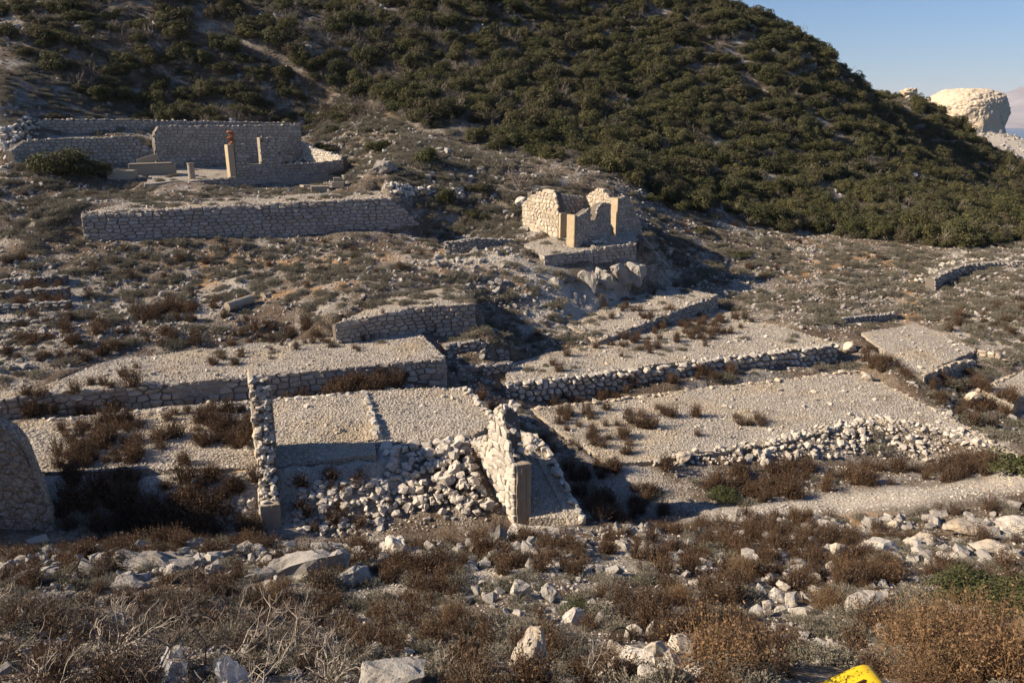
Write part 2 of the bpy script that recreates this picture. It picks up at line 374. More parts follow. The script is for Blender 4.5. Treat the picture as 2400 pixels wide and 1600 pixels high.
# ------------------------------------------------------------------ ground sheet
nx, ny = XX.shape
verts = np.c_[XX.ravel(), YY.ravel(), HH.ravel()]
idx = np.arange(nx*ny).reshape(nx, ny)
q = np.stack([idx[:-1,:-1], idx[1:,:-1], idx[1:,1:], idx[:-1,1:]], -1).reshape(-1, 4)
gm = bpy.data.meshes.new('terrain')
gm.vertices.add(len(verts)); gm.vertices.foreach_set('co', verts.ravel())
gm.loops.add(q.size); gm.loops.foreach_set('vertex_index', q.ravel())
gm.polygons.add(len(q)); gm.polygons.foreach_set('loop_start', np.arange(0, q.size, 4)); gm.polygons.foreach_set('loop_total', np.full(len(q), 4))
gm.polygons.foreach_set('use_smooth', np.ones(len(q), bool)); gm.update(); gm.validate()
def gpoly(pts): return [tuple(G(*p)) for p in pts]
def strip_mask(pts, width):
    d = edge_dist(gpoly(pts), XX, YY, False) + .6*fbm(XX*.7, YY*.7, 55, 3)
    return np.clip(1.3 - d/width, 0, 1)
soil = np.zeros_like(XX)
for pts, w in (([(420,600),(560,606),(700,604),(820,598),(900,592),(1000,640)], 1.0), ([(1010,560),(1060,600),(1180,640),(1260,700),(1330,725)], .9),
               ([(1700,505),(1800,530),(1850,560)], 1.6), ([(1850,600),(1980,590),(2080,600)], 1.2), ([(2088,745),(2085,690),(2110,640),(2160,610)], .7),
               ([(1800,640),(1900,615),(2000,600)], .5), ([(1700,1110),(1760,1118)], .6), ([(1950,1200),(2000,1190)], .5), ([(480,640),(530,690),(800,650)], .8), ([(450,1470),(560,1500)], .5)):
    soil = np.maximum(soil, strip_mask(pts, w))
pale = np.zeros_like(XX)
for pts, w in (([(1690,1175),(1900,1160),(2100,1135),(2352,1100)], 1.0), ([(230,700),(430,720),(560,650)], 1.6), ([(1000,600),(1150,600),(1250,650)], 1.0),
               ([(1300,690),(1250,730),(1400,700)], 1.6), ([(1420,1060),(1460,1085),(1480,1140)], .9), ([(2250,760),(2352,800)], 2.2), ([(2150,620),(2250,610),(2352,605)], 1.5),
               ([(660,1090),(760,1075),(880,1075)], 1.6), ([(140,1110),(350,1110),(590,1120)], 1.3), ([(0,830),(60,760),(100,690)], 2)):
    pale = np.maximum(pale, strip_mask(pts, w))
rock = np.clip((YY-146)/8, 0, 1)*np.clip((XX-75)/10, 0, 1)
rock = np.maximum(rock, np.clip(fbm(XX*.16, YY*.16, 77, 4)*4-.9, 0, 1)*np.clip((YY-58)/10, 0, 1)*np.clip((XX+10)/40, .25, .9))
rock = np.maximum(rock, np.clip(fbm(XX*.5, YY*.5, 78, 4)*3-.35, 0, 1)*np.clip((19-YY)/3, 0, 1)*.85)
for nme, arr in (('soil', soil), ('pale', pale), ('rock', rock)):
    a = gm.attributes.new(nme, 'FLOAT', 'POINT'); a.data.foreach_set('value', np.clip(arr, 0, 1).ravel().astype(np.float32))
tag(link('ground', gm, M_GROUND), kind='structure')

from mathutils import noise as mn
def terrace_mat():
    m, nt, b = new_mat('gravel_terrace'); p = worldpos(nt)
    g = N(nt, 'ShaderNodeTexVoronoi'); g.inputs['Scale'].default_value = 12; nt.links.new(p, g.inputs['Vector'])
    n1 = noise(nt, p, .35, 6, .6); n3 = noise(nt, p, 22, 5, .7)
    c = ramp(nt, g.outputs['Color'], [(0, (.29,.26,.22)), (.5, (.40,.36,.305)), (1, (.52,.475,.40))])
    c = mix(nt, ramp(nt, n1, [(.5, (0,0,0)), (.68, (.6,.6,.6))]), c, (.50,.39,.24))
    c = mix(nt, .6, c, ramp(nt, n3, [(.35, (.6,.58,.55)), (.6, (1,1,1))]), 'MULTIPLY')
    n4 = noise(nt, p, .8, 7, .7); c = mix(nt, ramp(nt, n4, [(.54, (0,0,0)), (.66, (.8,.8,.8))]), c, (.20,.155,.11))
    nt.links.new(c, b.inputs['Base Color'])
    q = bump(nt, b, g.outputs['Distance'], 1.0, .06); bump(nt, b, n3, .6, .04, q); return m
M_TERR = terrace_mat()
def terrace_mesh(key, skirt=.7):
    P, co = TERR[key]
    bm = bmesh.new(); vs = [bm.verts.new((p[0], p[1], 0)) for p in P]
    bm.faces.new(vs)
    xs = [p[0] for p in P]; ys = [p[1] for p in P]
    for lo, hi, n in ((min(xs), max(xs), (1,0,0)), (min(ys), max(ys), (0,1,0))):
        t = lo+.5
        while t < hi:
            bmesh.ops.bisect_plane(bm, geom=bm.verts[:]+bm.edges[:]+bm.faces[:], plane_co=(t*n[0], t*n[1], 0), plane_no=n); t += .55
    bmesh.ops.triangulate(bm, faces=[f for f in bm.faces if len(f.verts) > 4])
    be = [e for e in bm.edges if len(e.link_faces) == 1]
    cx_, cy_ = sum(xs)/len(xs), sum(ys)/len(ys)
    for v in {v for e in be for v in e.verts}:
        w_ = .10+.22*mn.noise(Vector((v.co.x*.9, v.co.y*.9, 4))); dx_, dy_ = cx_-v.co.x, cy_-v.co.y; l_ = math.hypot(dx_, dy_)+1e-6
        if w_ > 0: v.co.x += dx_/l_*w_; v.co.y += dy_/l_*w_
    X = np.array([v.co.x for v in bm.verts]); Y = np.array([v.co.y for v in bm.verts])
    zz = tz(key, X, Y) + tnoise(X, Y)
    for v, z in zip(bm.verts, zz): v.co.z = z
    r = bmesh.ops.extrude_edge_only(bm, edges=be)
    for g in r['geom']:
        if isinstance(g, bmesh.types.BMVert): g.co.z -= skirt
    bmesh.ops.recalc_face_normals(bm, faces=bm.faces[:])
    me = bpy.data.meshes.new('terrace'); bm.to_mesh(me); bm.free()
    return me
for k in TERR:
    tag(link('terrace_ground', terrace_mesh(k), M_TERR), kind='structure')

# ------------------------------------------------------------------ sea, headland, far coast
def sea():
    m, nt, b = new_mat('sea_water'); p = worldpos(nt)
    b.inputs['Base Color'].default_value = (.012,.045,.085,1); b.inputs['Roughness'].default_value = .25; b.inputs['Specular IOR Level'].default_value = .5
    bump(nt, b, noise(nt, p, .25, 6), .6, .6)
    v = [(-15000,-4000,-42),(15000,-4000,-42),(15000,25000,-42),(-15000,25000,-42)]
    tag(link('sea', mesh('sea', v, [(0,1,2,3)]), m), kind='structure')
sea()
def displaced_ball(sub, disp, sx, sy, sz):
    bm = bmesh.new(); bmesh.ops.create_icosphere(bm, subdivisions=sub, radius=1)
    for v in bm.verts:
        n = v.co.normalized(); d = disp(n); v.co = Vector((n.x*sx*d, n.y*sy*d, n.z*sz*d))
    me = bpy.data.meshes.new('rock'); bm.to_mesh(me); bm.free(); return me
from mathutils import noise as mn
def headland():
    m = stone_mat('pale_cliff', (.50,.43,.33), (.56,.48,.37), (.58,.44,.28), .6, .35, 1.0)
    m2, nt, b = m, m.node_tree, m.node_tree.nodes['Principled BSDF']
    def disp(n):
        e = (abs(n.x)**2.5 + abs(n.y)**2.5 + abs(n.z)**2.5)**(-1/2.5)
        d = e*(1 + .05*mn.fractal(n*2.2+Vector((3,1,7)), 1.0, 2.1, 5) - .055*abs(mn.fractal(n*5.5+Vector((9,4,2)), .8, 2.1, 6)) - .05*max(0, mn.noise(Vector((n.x*9, n.y*9, n.z*2.5)))-.15))
        return d
    me = displaced_ball(6, disp, 12.8, 13, 7.4)
    for v in me.vertices:                                    # below the shoulder the cliff stands on a widening foot
        if v.co.z < 0:
            h_ = max(.25, math.hypot(v.co.x/12.8, v.co.y/13)); k_ = (1.0+.30*min(1, -v.co.z/7.4))*min(1.0/h_, 3.0)
            k_ = max(1.0, k_*(.94+.1*mn.noise(v.co*.35))); v.co.x *= k_; v.co.y *= k_; v.co.z *= 1.9
    for v in me.vertices:                                    # the top slopes down to the inland side
        if v.co.z > 0: v.co.z *= 1.0 - .035*max(0, -v.co.x-5)
    o = tag(link('rocky_headland', me, m), kind='structure')
    c = at(2212, 258, 222); o.location = (c.x, 222, c.z+.2); o.rotation_euler = (0, R(2), R(10)); o.scale = (.82,.82,.86)
    me2 = displaced_ball(4, lambda n: 1+.5*mn.fractal(n*2+Vector((1,1,1)), .9, 2, 4), 1.5, 1.2, 1.0)
    o = tag(link('rocky_headland', me2, m), kind='structure'); c = at(2090, 200, 165); o.location = (c.x, 165, c.z-1.3)
headland()
def coast():
    m, nt, b = new_mat('far_coast_rock'); p = worldpos(nt)
    nt.links.new(ramp(nt, noise(nt, p, .004, 8, .65), [(.35, (.23,.21,.225)), (.65, (.34,.31,.31))]), b.inputs['Base Color'])
    xs = np.linspace(2000, 9500, 90); ys = np.linspace(0, 1, 16); v = []; f = []
    for i, x in enumerate(xs):
        for j, t in enumerate(ys):
            ridge = 120 + 300*math.exp(-((x-6350)/900)**2) + 120*float(fbm(x*.0011, 3.1, 5, 5))
            zz = -45 + (ridge+42)*math.sin(t*math.pi/2)**.8*(1+.25*float(fbm(x*.003, t*5, 8, 4))) if t < 1 else -45+ridge
            v.append((x, 7600+t*2200+500*float(fbm(x*.0008, 0, 2, 3)), zz if j else -46))
    for i in range(len(xs)-1):
        for j in range(len(ys)-1):
            a = i*16+j; f.append((a, a+16, a+17, a+1))
    tag(link('coast_hills', mesh('coast', v, f, True), m), kind='structure')
coast()
def haze():
    m = bpy.data.materials.new('thin_haze'); m.use_nodes = True; nt = m.node_tree; nt.nodes.clear()
    v = N(nt, 'ShaderNodeVolumePrincipled'); v.inputs['Density'].default_value = 5.0e-5; v.inputs['Color'].default_value = (.80,.84,.95,1)
    o_ = N(nt, 'ShaderNodeOutputMaterial'); nt.links.new(v.outputs[0], o_.inputs['Volume'])
    x0, x1, y0, y1, z0, z1 = -15500, 15500, -4500, 25500, -75, 700
    P = [(x,y,z) for x in (x0,x1) for y in (y0,y1) for z in (z0,z1)]
    F = [(0,1,3,2),(4,6,7,5),(0,4,5,1),(2,3,7,6),(0,2,6,4),(1,5,7,3)]
    tag(link('haze', mesh('haze', P, F), m), kind='stuff')
haze()

# ------------------------------------------------------------------ stone walls
def hull_rock(seed, n=15, sx=1, sy=1, sz=1, boxy=.55, sub=False):
    rr = random.Random(seed); bm = bmesh.new()
    for _ in range(n):
        v = Vector((rr.gauss(0,1), rr.gauss(0,1), rr.gauss(0,1))).normalized()
        mxx = max(abs(v.x), abs(v.y), abs(v.z)); v = v*(1-boxy) + (v/mxx)*boxy*.85
        v *= rr.uniform(.82, 1.05)
        bm.verts.new((v.x*sx*.5, v.y*sy*.5, v.z*sz*.5))
    r = bmesh.ops.convex_hull(bm, input=bm.verts[:])
    bmesh.ops.delete(bm, geom=[e for e in r['geom_interior'] if isinstance(e, bmesh.types.BMVert)], context='VERTS')
    me = bpy.data.meshes.new('stone'); bm.to_mesh(me); bm.free(); return me
ROCKS = {}
def rock_set(mat, tagname, k=10, sx=1, sy=.8, sz=.62):
    if tagname not in ROCKS:
        L = []
        for i in range(k):
            me = hull_rock(100+i*7+len(ROCKS)*1000, random.choice((13,15,17)), sx*random.uniform(.85,1.15), sy*random.uniform(.85,1.2), sz*random.uniform(.8,1.3))
            me.materials.append(mat); L.append(me)
        ROCKS[tagname] = L
    return ROCKS[tagname]
def clip_poly(poly, px, py, nx_, ny_):         # keep the side where (p-(px,py)).n <= 0
    out = []
    n = len(poly)
    for i in range(n):
        a = poly[i]; b = poly[(i+1) % n]
        da = (a[0]-px)*nx_+(a[1]-py)*ny_; db = (b[0]-px)*nx_+(b[1]-py)*ny_
        if da <= 0: out.append(a)
        if (da < 0 < db) or (db < 0 < da):
            t = da/(da-db); out.append((a[0]+(b[0]-a[0])*t, a[1]+(b[1]-a[1])*t))
    return out
def lerp_list(L, u):
    if u <= L[0][0]: return L[0][1]
    for (u0, z0), (u1, z1) in zip(L, L[1:]):
        if u <= u1: return z0 + (z1-z0)*(u-u0)/max(1e-6, u1-u0)
    return L[-1][1]
def stone_wall(name, label, cat, line, top, bot, thick=.5, ch=.22, sw=.36, batter=0.0, proud=.05, rough=1.0, mat=None, holes=(),
               coping=True, cop=.24, back=False, limit=300, joint=.012, kind_cop='coping_stone', group=None, flip=False, core=None, ends=True):
    """line: the (x, y) run of the front face, left to right; top and bot: (metres along, z) lists."""
    mat = mat or M_STONE; rr = random.Random(hash(name+label) % 99991 if False else sum(ord(c) for c in label))
    P = [Vector((p[0], p[1])) for p in line]
    cum = [0]
    for a, b in zip(P, P[1:]): cum.append(cum[-1]+(b-a).length)
    Lw = cum[-1]
    dirs = [(b-a).normalized() for a, b in zip(P, P[1:])]
    def place(u, v, d):
        k = 0
        while k < len(dirs)-1 and u > cum[k+1]: k += 1
        p = P[k]+dirs[k]*(u-cum[k])
        dd = dirs[k]
        if 0 < k or k < len(dirs)-1:
            w = min(1, max(0, (u-cum[k])/max(.01, cum[k+1]-cum[k])))
            o = dirs[min(k+1, len(dirs)-1)] if w > .5 else dirs[max(k-1, 0)]
            dd = (dirs[k]*(1-abs(w-.5)) + o*abs(w-.5)).normalized()
        nn = Vector((dd.y, -dd.x))
        if flip: nn = -nn
        off = d + batter*(lerp_list(top, u)-v)
        return Vector((p.x+nn.x*off, p.y+nn.y*off, v))
    nb = max(3, int(Lw/.5)); b2 = []; bot0 = bot
    for i in range(nb+1):
        u = Lw*i/nb; zb = lerp_list(bot, u); zt = lerp_list(top, u)
        p = place(u, zb, .15)
        b2.append((u, min(zb, float(H(p.x, p.y))-.12) if batter < .3 else zb))
    bot = b2
    if DEBUG:
        for u, zb in ((u_, z_) for u_, z_ in (bot[0], bot[len(bot)//2], bot[-1])):
            p = place(u, zb, .35); print('BASE', label[:46], 'want', round(to_px(p.x, p.y, lerp_list(bot0, u))[1]), 'ground', round(to_px(p.x, p.y, float(H(p.x, p.y)))[1]))
    zlo = min(z for _, z in bot)
    mid = place(Lw/2, lerp_list(bot, Lw/2), 0)
    root = thing(name, mid, label, cat, group=group)
    # core: a closed slab that follows the broken top
    cols = max(6, int(Lw/.3)); v = []; f = []
    us = sorted(set([Lw*i/cols for i in range(cols+1)] + [min(Lw, max(0, u+e)) for u, _ in top for e in (-.01, .01)]))
    for u in us:
        zt = lerp_list(top, u)-(.16 if kind_cop == 'rim_stone' else .06); zb = min(lerp_list(bot, u)-.35, zt-.02)
        for d, z in ((-.04-.0, zb), (-.04, zt), (-thick, zt), (-thick, zb)):
            p = place(u, z, d); v.append(p-mid)
    for i in range(len(us)-1):
        a = i*4
        for j in range(4): f.append((a+j, a+(j+1) % 4, a+4+(j+1) % 4, a+4+j))
    f.append((3,2,1,0)); a = (len(us)-1)*4; f.append((a,a+1,a+2,a+3))
    cme = mesh('core', v, f)
    if holes:
        bm = bmesh.new(); bm.from_mesh(cme); bm.free()
    link('rubble_core', cme, core or (M_TERR if kind_cop == 'rim_stone' else M_CORE), root)
    # courses of stones
    sites = []; zz = zlo - .1; zmax = max(z for _, z in top)
    row = 0
    while zz < zmax+.05:
        h = ch*rr.uniform(.62, 1.4); u = -rr.uniform(0, sw)
        while u < Lw+sw*.3:
            w = sw*rr.uniform(.42, 1.75)
            sites.append((u+w/2, zz+h/2+rr.uniform(-1,1)*.22*h*rough, w))
            u += w
        zz += h; row += 1
    sv = ch/sw
    cell = sw*1.2; gridd = {}
    for i, s in enumerate(sites): gridd.setdefault((int(s[0]//cell), int((s[1]-zlo)//(cell*sv))), []).append(i)
    stones = []
    for i, (u, z, w) in enumerate(sites):
        if z > lerp_list(top, min(Lw, max(0, u)))+.02 or z < lerp_list(bot, min(Lw, max(0,u)))-.3: continue
        if any(h[0] < u < h[1] and h[2] < z < h[3] for h in holes): continue
        wv = 1/sv
        box = [(max(0,u-1.6*sw), (z-1.7*ch)*wv), (min(Lw,u+1.6*sw), (z-1.7*ch)*wv), (min(Lw,u+1.6*sw), (z+1.7*ch)*wv), (max(0,u-1.6*sw), (z+1.7*ch)*wv)]
        poly = box; cx, cy = u, z*wv
        gi, gj = int(u//cell), int((z-zlo)//(cell*sv))
        for a in (-2,-1,0,1,2):
            for b in (-2,-1,0,1,2):
                for k in gridd.get((gi+a, gj+b), ()):
                    if k == i: continue
                    ox, oy = sites[k][0], sites[k][1]*wv
                    dx, dy = ox-cx, oy-cy; L = math.hypot(dx, dy)
                    if L > 3.2*sw or L < 1e-6: continue
                    poly = clip_poly(poly, (cx+ox)/2, (cy+oy)/2, dx/L, dy/L)
                    if len(poly) < 3: break
                if len(poly) < 3: break
            if len(poly) < 3: break
        if len(poly) < 3: continue
        for hh in holes:
            if u <= hh[0]: poly = [(min(p[0], hh[0]), p[1]) if hh[2]*wv < p[1] < hh[3]*wv else p for p in poly]
            if u >= hh[1]: poly = [(max(p[0], hh[1]), p[1]) if hh[2]*wv < p[1] < hh[3]*wv else p for p in poly]
        tt = min(Lw, max(0, u)); g0 = lerp_list(top, max(0, tt-.12)); g1 = lerp_list(top, min(Lw, tt+.12)); zt = lerp_list(top, tt)+.03
        sl_ = max(-1.2, min(1.2, (g1-g0)/.24)); L = math.hypot(sl_/wv*wv, 1)
        poly = clip_poly([(p[0], p[1]/wv) for p in poly], tt, zt, -sl_/L, 1/L)
        if len(poly) < 3: continue
        pts = poly
        ar = abs(sum(pts[j][0]*pts[(j+1) % len(pts)][1]-pts[(j+1) % len(pts)][0]*pts[j][1] for j in range(len(pts))))/2
        if ar < .15*ch*sw: continue
        mu = sum(p[0] for p in pts)/len(pts); mz = sum(p[1] for p in pts)/len(pts)
        size = math.sqrt(ar); sh = max(.55, 1-joint*2.6/size)
        n = len(pts); dpt = proud*rr.uniform(.5, 1.5); tu, tv = rr.uniform(-.18,.18)*rough, rr.uniform(-.25,.25)*rough
        vv = []; o = place(mu, mz, 0)
        for (s_, d_) in ((sh, -.09), (sh*rr.uniform(.96,1), dpt*.35), (sh*rr.uniform(.62,.8), dpt)):
            for (a, b) in pts:
                ja = rr.uniform(-.03, .03)*sw*rough*.6; jb = rr.uniform(-.03, .03)*sw*rough*.6
                uu = mu+(a-mu)*s_+ja; zv = mz+(b-mz)*s_+jb
                vv.append(place(min(Lw, max(0, uu)), zv, d_+(tu*(a-mu)+tv*(b-mz))*(d_ > 0))-o)
        vv.append(place(mu, mz, dpt*1.12)-o)
        ff = []
        for lv in (0, 1):
            for j in range(n):
                a = lv*n+j; b = lv*n+(j+1) % n
                ff.append((a, b, b+n, a+n) if not flip else (b, a, a+n, b+n))
        for j in range(n):
            a = 2*n+j; b = 2*n+(j+1) % n
            ff.append((a, b, 3*n) if not flip else (b, a, 3*n))
        ff.append(tuple(range(n))[::-1] if not flip else tuple(range(n)))
        stones.append((ar, o, vv, ff))
    stones.sort(key=lambda s: -s[0])
    for ar, o, vv, ff in stones[:limit]:
        st = link('stone', mesh('stone', vv, ff), mat, root); st.location = o-mid
    if len(stones) > limit:
        V = []; F = []
        for ar, o, vv, ff in stones[limit:]:
            k = len(V); V += [p+o-mid for p in vv]; F += [tuple(i+k for i in q_) for q_ in ff]
        tag(link('small_stones', mesh('small_stones', V, F), mat, root), kind='stuff')
    if coping:
        RS = rock_set(mat, mat.name); u = .1
        while u < Lw-.05:
            s = cop*rr.uniform(.6, 1.45)
            zt = lerp_list(top, u)
            for lane in range(max(1, int(thick/.32))):
                if rr.random() < .12: continue
                p = place(u+rr.uniform(-.05,.05), zt, -.12-lane*thick/max(1, int(thick/.32))*.9+rr.uniform(-.05,.05))
                o = bpy.data.objects.new(kind_cop, RS[rr.randrange(len(RS))]); C.objects.link(o); o.parent = root
                o.location = p-mid+Vector((0,0,rr.uniform(-.08,.03))); o.scale = (s*rr.uniform(.9,1.3), s, s*rr.uniform(.6,.9))
                o.rotation_euler = (rr.uniform(-.3,.3), rr.uniform(-.3,.3), rr.uniform(0,6.28))
            u += s*.85
    return root
def box_part(name, mat, parent, p0, d, length, thickness, z0, z1, bev=.015):
    """a block that starts at p0, runs `length` along d and `thickness` back from it"""
    n = Vector((-d.y, d.x)); bm = bmesh.new()
    b = [Vector((p0.x, p0.y)), Vector((p0.x, p0.y))+d*length, Vector((p0.x, p0.y))+d*length+n*thickness, Vector((p0.x, p0.y))+n*thickness]
    lo = [bm.verts.new((q_.x, q_.y, z0)) for q_ in b]; hi = [bm.verts.new((q_.x, q_.y, z1)) for q_ in b]
    bm.faces.new(lo[::-1]); bm.faces.new(hi)
    for i in range(4): bm.faces.new((lo[i], lo[(i+1) % 4], hi[(i+1) % 4], hi[i]))
    if min(length, thickness) > .09 and z1-z0 > .3:
        bmesh.ops.subdivide_edges(bm, edges=bm.edges[:], cuts=9, use_grid_fill=True); bm.normal_update()
        for v, n_ in [(v, v.normal.copy()) for v in bm.verts]:
            c_ = len({tuple(round(k, 2) for k in f_.normal) for f_ in v.link_faces})
            e_ = mn.noise(v.co*5+Vector((3, 9, 1)))
            v.co -= n_*(.010*(1+mn.fractal(v.co*3, .9, 2, 4)) + (c_ > 1)*(.012+.05*max(0, e_-.05)))
    else: bmesh.ops.bevel(bm, geom=bm.edges[:], offset=bev, segments=1, affect='EDGES')
    o0 = parent.location if parent else Vector((0,0,0))
    for v in bm.verts: v.co -= o0
    me = bpy.data.meshes.new(name); bm.to_mesh(me); bm.free()
    return link(name, me, mat, parent)
def run(pts):                      # (px, py_top, py_bottom, Y) seen along the wall's front
    line = []; top = []; bot = []; u = 0
    for i, (px, yt, yb, Y) in enumerate(pts):
        a = at(px, yt, Y)
        if i: u += (Vector((a.x, a.y))-Vector(line[-1])).length
        line.append((a.x, a.y)); top.append((u, a.z)); bot.append((u, at(px, yb, Y).z))
    return line, top, bot
def runz(pts):                     # (px, py_top, Ztop, Zbottom)
    line = []; top = []; bot = []; u = 0
    for i, (px, yt, zt, zb) in enumerate(pts):
        a = atz(px, yt, zt)
        if i: u += (Vector((a.x, a.y))-Vector(line[-1])).length
        line.append((a.x, a.y)); top.append((u, zt)); bot.append((u, zb))
    return line, top, bot
#WALLS
exec_walls = True
# the big retaining wall
l, t, b = runz([(185,491,-5.12,-7.0), (900,454,-4.66,-7.1)])
q0 = at(984,540,51.6); t.append((t[-1][0]+math.hypot(q0.x-l[-1][0], q0.y-l[-1][1]), -7.2)); l.append((q0.x, q0.y)); b.append((t[-1][0], -7.5))
stone_wall('retaining_wall', 'long tall battered dry stone retaining wall below the roofless house', 'wall', l, t, b, .8, .21, .44, .16, .04, cop=.26, mat=M_STONE)
l, t, b = runz([(-60,924,-9.68,-10.2), (120,905,-9.68,-10.4), (550,868,-9.68,-10.9), (1022,823,-9.66,-11.1)])
W2 = stone_wall('retaining_wall', 'dry stone wall edging the middle left gravel terrace, above a strip of brown shrubs', 'wall', l, t, b, .6, .21, .38, .06, .05, cop=.30, mat=M_STONE)
l, t, b = runz([(770,747,-8.8,-9.5), (950,705,-8.42,-9.6), (1092,697,-8.38,-9.6)])
stone_wall('retaining_wall', 'short dry stone wall below the cushion of low grey shrubs, left of the stepped rubble', 'wall', l, t, b, .5, .19, .36, .05, .05, cop=.24, mat=M_STONE)
l, t, b = runz([(1160,882,-11.0,-11.5), (1560,835,-10.98,-12.0), (1925,789,-10.96,-12.5)])
stone_wall('retaining_wall', 'rough knobbly dry stone wall of rounded blocks along the middle right gravel terrace', 'wall', l, t, b, .6, .25, .33, .05, .13, rough=1.7, joint=.022, cop=.26, mat=M_WHITE)
l, t, b = runz([(1372,787,-10.88,-11.1), (1500,733,-10.45,-11.15), (1650,676,-10.08,-11.2)])
stone_wall('retaining_wall', 'low slanting stone wall holding the upper right gravel patch below the hut', 'wall', l, t, b, .5, .20, .34, .04, .05, cop=.2, mat=M_STONE)
l, t, b = run([(1250,594,622,43.4), (1350,573,612,44.6), (1462,556,607,45.7)])
stone_wall('retaining_wall', 'neat stone wall of the platform carrying the small ruined hut, above the rock face', 'wall', l, t, b, .6, .20, .30, .06, .03, cop=.2, mat=M_STONE)
# rims
l, t, b = runz([(95,965,-10.36,-10.9), (430,934,-10.36,-11.0), (840,899,-10.36,-11.2), (1076,890,-10.36,-11.3)])
stone_wall('terrace_rim', 'row of pale rim stones along the back of the lowest left gravel terrace', 'wall', l[::-1], [(t[-1][0]-u, z) for u, z in t[::-1]], [(b[-1][0]-u, z) for u, z in b[::-1]], .45, .25, .4, 0, .05, cop=.34, mat=M_WHITE, kind_cop='rim_stone')
a0, a1 = atz(843,903,-10.3), atz(874,1002,-10.3)
stone_wall('terrace_rim', 'line of stones dividing the lowest left terrace from the sunken strip beside it', 'wall', [(a1.x,a1.y),(a0.x,a0.y)], [(0,-10.22),(9,-10.22)], [(0,-10.6),(9,-10.6)], .45, .2, .34, 0, .05, cop=.27, mat=M_WHITE, kind_cop='rim_stone')
l, t, b = runz([(1075,888,-10.3,-11.4), (1148,968,-10.3,-12.0), (1250,1012,-10.5,-12.3), (1292,1088,-11.0,-12.5), (1345,1190,-11.6,-12.8)])
stone_wall('terrace_rim', 'shaded stone side of the ruin platform dropping into the central gully', 'wall', l[::-1], [(t[-1][0]-u, z) for u, z in t[::-1]], [(b[-1][0]-u, z) for u, z in b[::-1]], .5, .24, .36, .08, .05, cop=.32, mat=M_WHITE, kind_cop='rim_stone')
l, t, b = runz([(1215,938,-11.86,-12.3), (1600,892,-11.86,-12.3), (1975,849,-11.86,-12.6)])
stone_wall('terrace_rim', 'row of pale rim stones along the back of the lowest right gravel terrace', 'wall', l[::-1], [(t[-1][0]-u, z) for u, z in t[::-1]], [(b[-1][0]-u, z) for u, z in b[::-1]], .5, .22, .36, 0, .05, cop=.34, mat=M_WARM, kind_cop='rim_stone')
l, t, b = runz([(1977,850,-11.86,-12.6), (2150,940,-11.86,-12.7), (2345,1042,-11.86,-12.7)])
stone_wall('terrace_rim', 'stone edge on the right side of the lowest right gravel terrace', 'wall', l[::-1], [(t[-1][0]-u, z) for u, z in t[::-1]], [(b[-1][0]-u, z) for u, z in b[::-1]], .4, .22, .36, .05, .05, cop=.16, mat=M_WARM, kind_cop='rim_stone')
l, t, b = runz([(962,762,-9.66,-10.4), (1022,824,-9.66,-11.1)])
stone_wall('terrace_rim', 'shaded right end of the middle left gravel terrace', 'wall', l[::-1], [(t[-1][0]-u, z) for u, z in t[::-1]], [(b[-1][0]-u, z) for u, z in b[::-1]], .4, .24, .38, .05, .05, cop=.24, mat=M_STONE, kind_cop='rim_stone')
l, t, b = runz([(2122,861,-11.3,-12.1), (2195,832,-11.3,-12.1), (2240,826,-11.4,-12.1)])
stone_wall('retaining_wall', 'small dark shaded wall on the near side of the far right gravel flat', 'wall', l, t, b, .5, .2, .32, .05, .04, cop=.18, mat=M_WARM)
l, t, b = runz([(2245,803,-11.28,-12.3), (2292,812,-11.3,-12.3), (2312,835,-11.7,-12.3)])
stone_wall('retaining_wall', 'dark shaded stone wall past the corner of the far right gravel flat', 'wall', l, t, b, .5, .2, .32, .05, .04, cop=.18, mat=M_WARM)
l, t, b = runz([(2245,893,-12.0,-12.6), (2300,868,-12.0,-12.5), (2380,840,-12.0,-12.4)])
stone_wall('terrace_rim', 'pale stone rim of the lowest gravel flat at the right edge', 'wall', l[::-1], [(t[-1][0]-u, z) for u, z in t[::-1]], [(b[-1][0]-u, z) for u, z in b[::-1]], .4, .22, .34, .05, .05, cop=.22, mat=M_WARM, kind_cop='rim_stone')
l, t, b = run([(2148,640,664,48.6), (2180,620,652,50.0), (2230,606,632,51.4), (2290,601,622,52), (2360,600,620,52)])
stone_wall('retaining_wall', 'curved broken stone wall in the scrub at the far right edge', 'wall', l, t, b, .6, .2, .34, .08, .06, rough=1.5, cop=.26, mat=M_STONE)
l, t, b = run([(1935,730,742,42), (2020,722,738,42.6), (2062,716,734,43)])
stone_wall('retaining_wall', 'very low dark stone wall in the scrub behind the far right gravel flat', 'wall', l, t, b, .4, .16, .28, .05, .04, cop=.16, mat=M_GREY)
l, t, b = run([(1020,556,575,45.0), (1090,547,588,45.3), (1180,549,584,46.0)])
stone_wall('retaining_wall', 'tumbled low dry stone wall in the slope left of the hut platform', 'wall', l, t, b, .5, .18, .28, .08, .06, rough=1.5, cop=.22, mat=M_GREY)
for i, (pp, lab) in enumerate((([(1000,775,790,34.6),(1080,768,786,35.0),(1150,758,778,35.6)], 'uppermost of the three low stone steps between the terraces'),
                  ([(1020,797,814,33.0),(1090,788,808,33.4),(1170,782,802,34.0)], 'middle one of the three low stone steps between the terraces'),
                  ([(1050,822,842,31.6),(1110,812,834,32.2),(1180,805,825,32.8)], 'lowest of the three low stone steps between the terraces'))):
    l, t, b = run(pp); t = [(u, float(surf(x, y))+.38) for (u, z), (x, y) in zip(t, l)]
    stone_wall('step_wall', lab, 'wall', l, t, b, .5, .2, .32, .05, .07, rough=1.6, cop=.28, mat=M_GREY, limit=80)
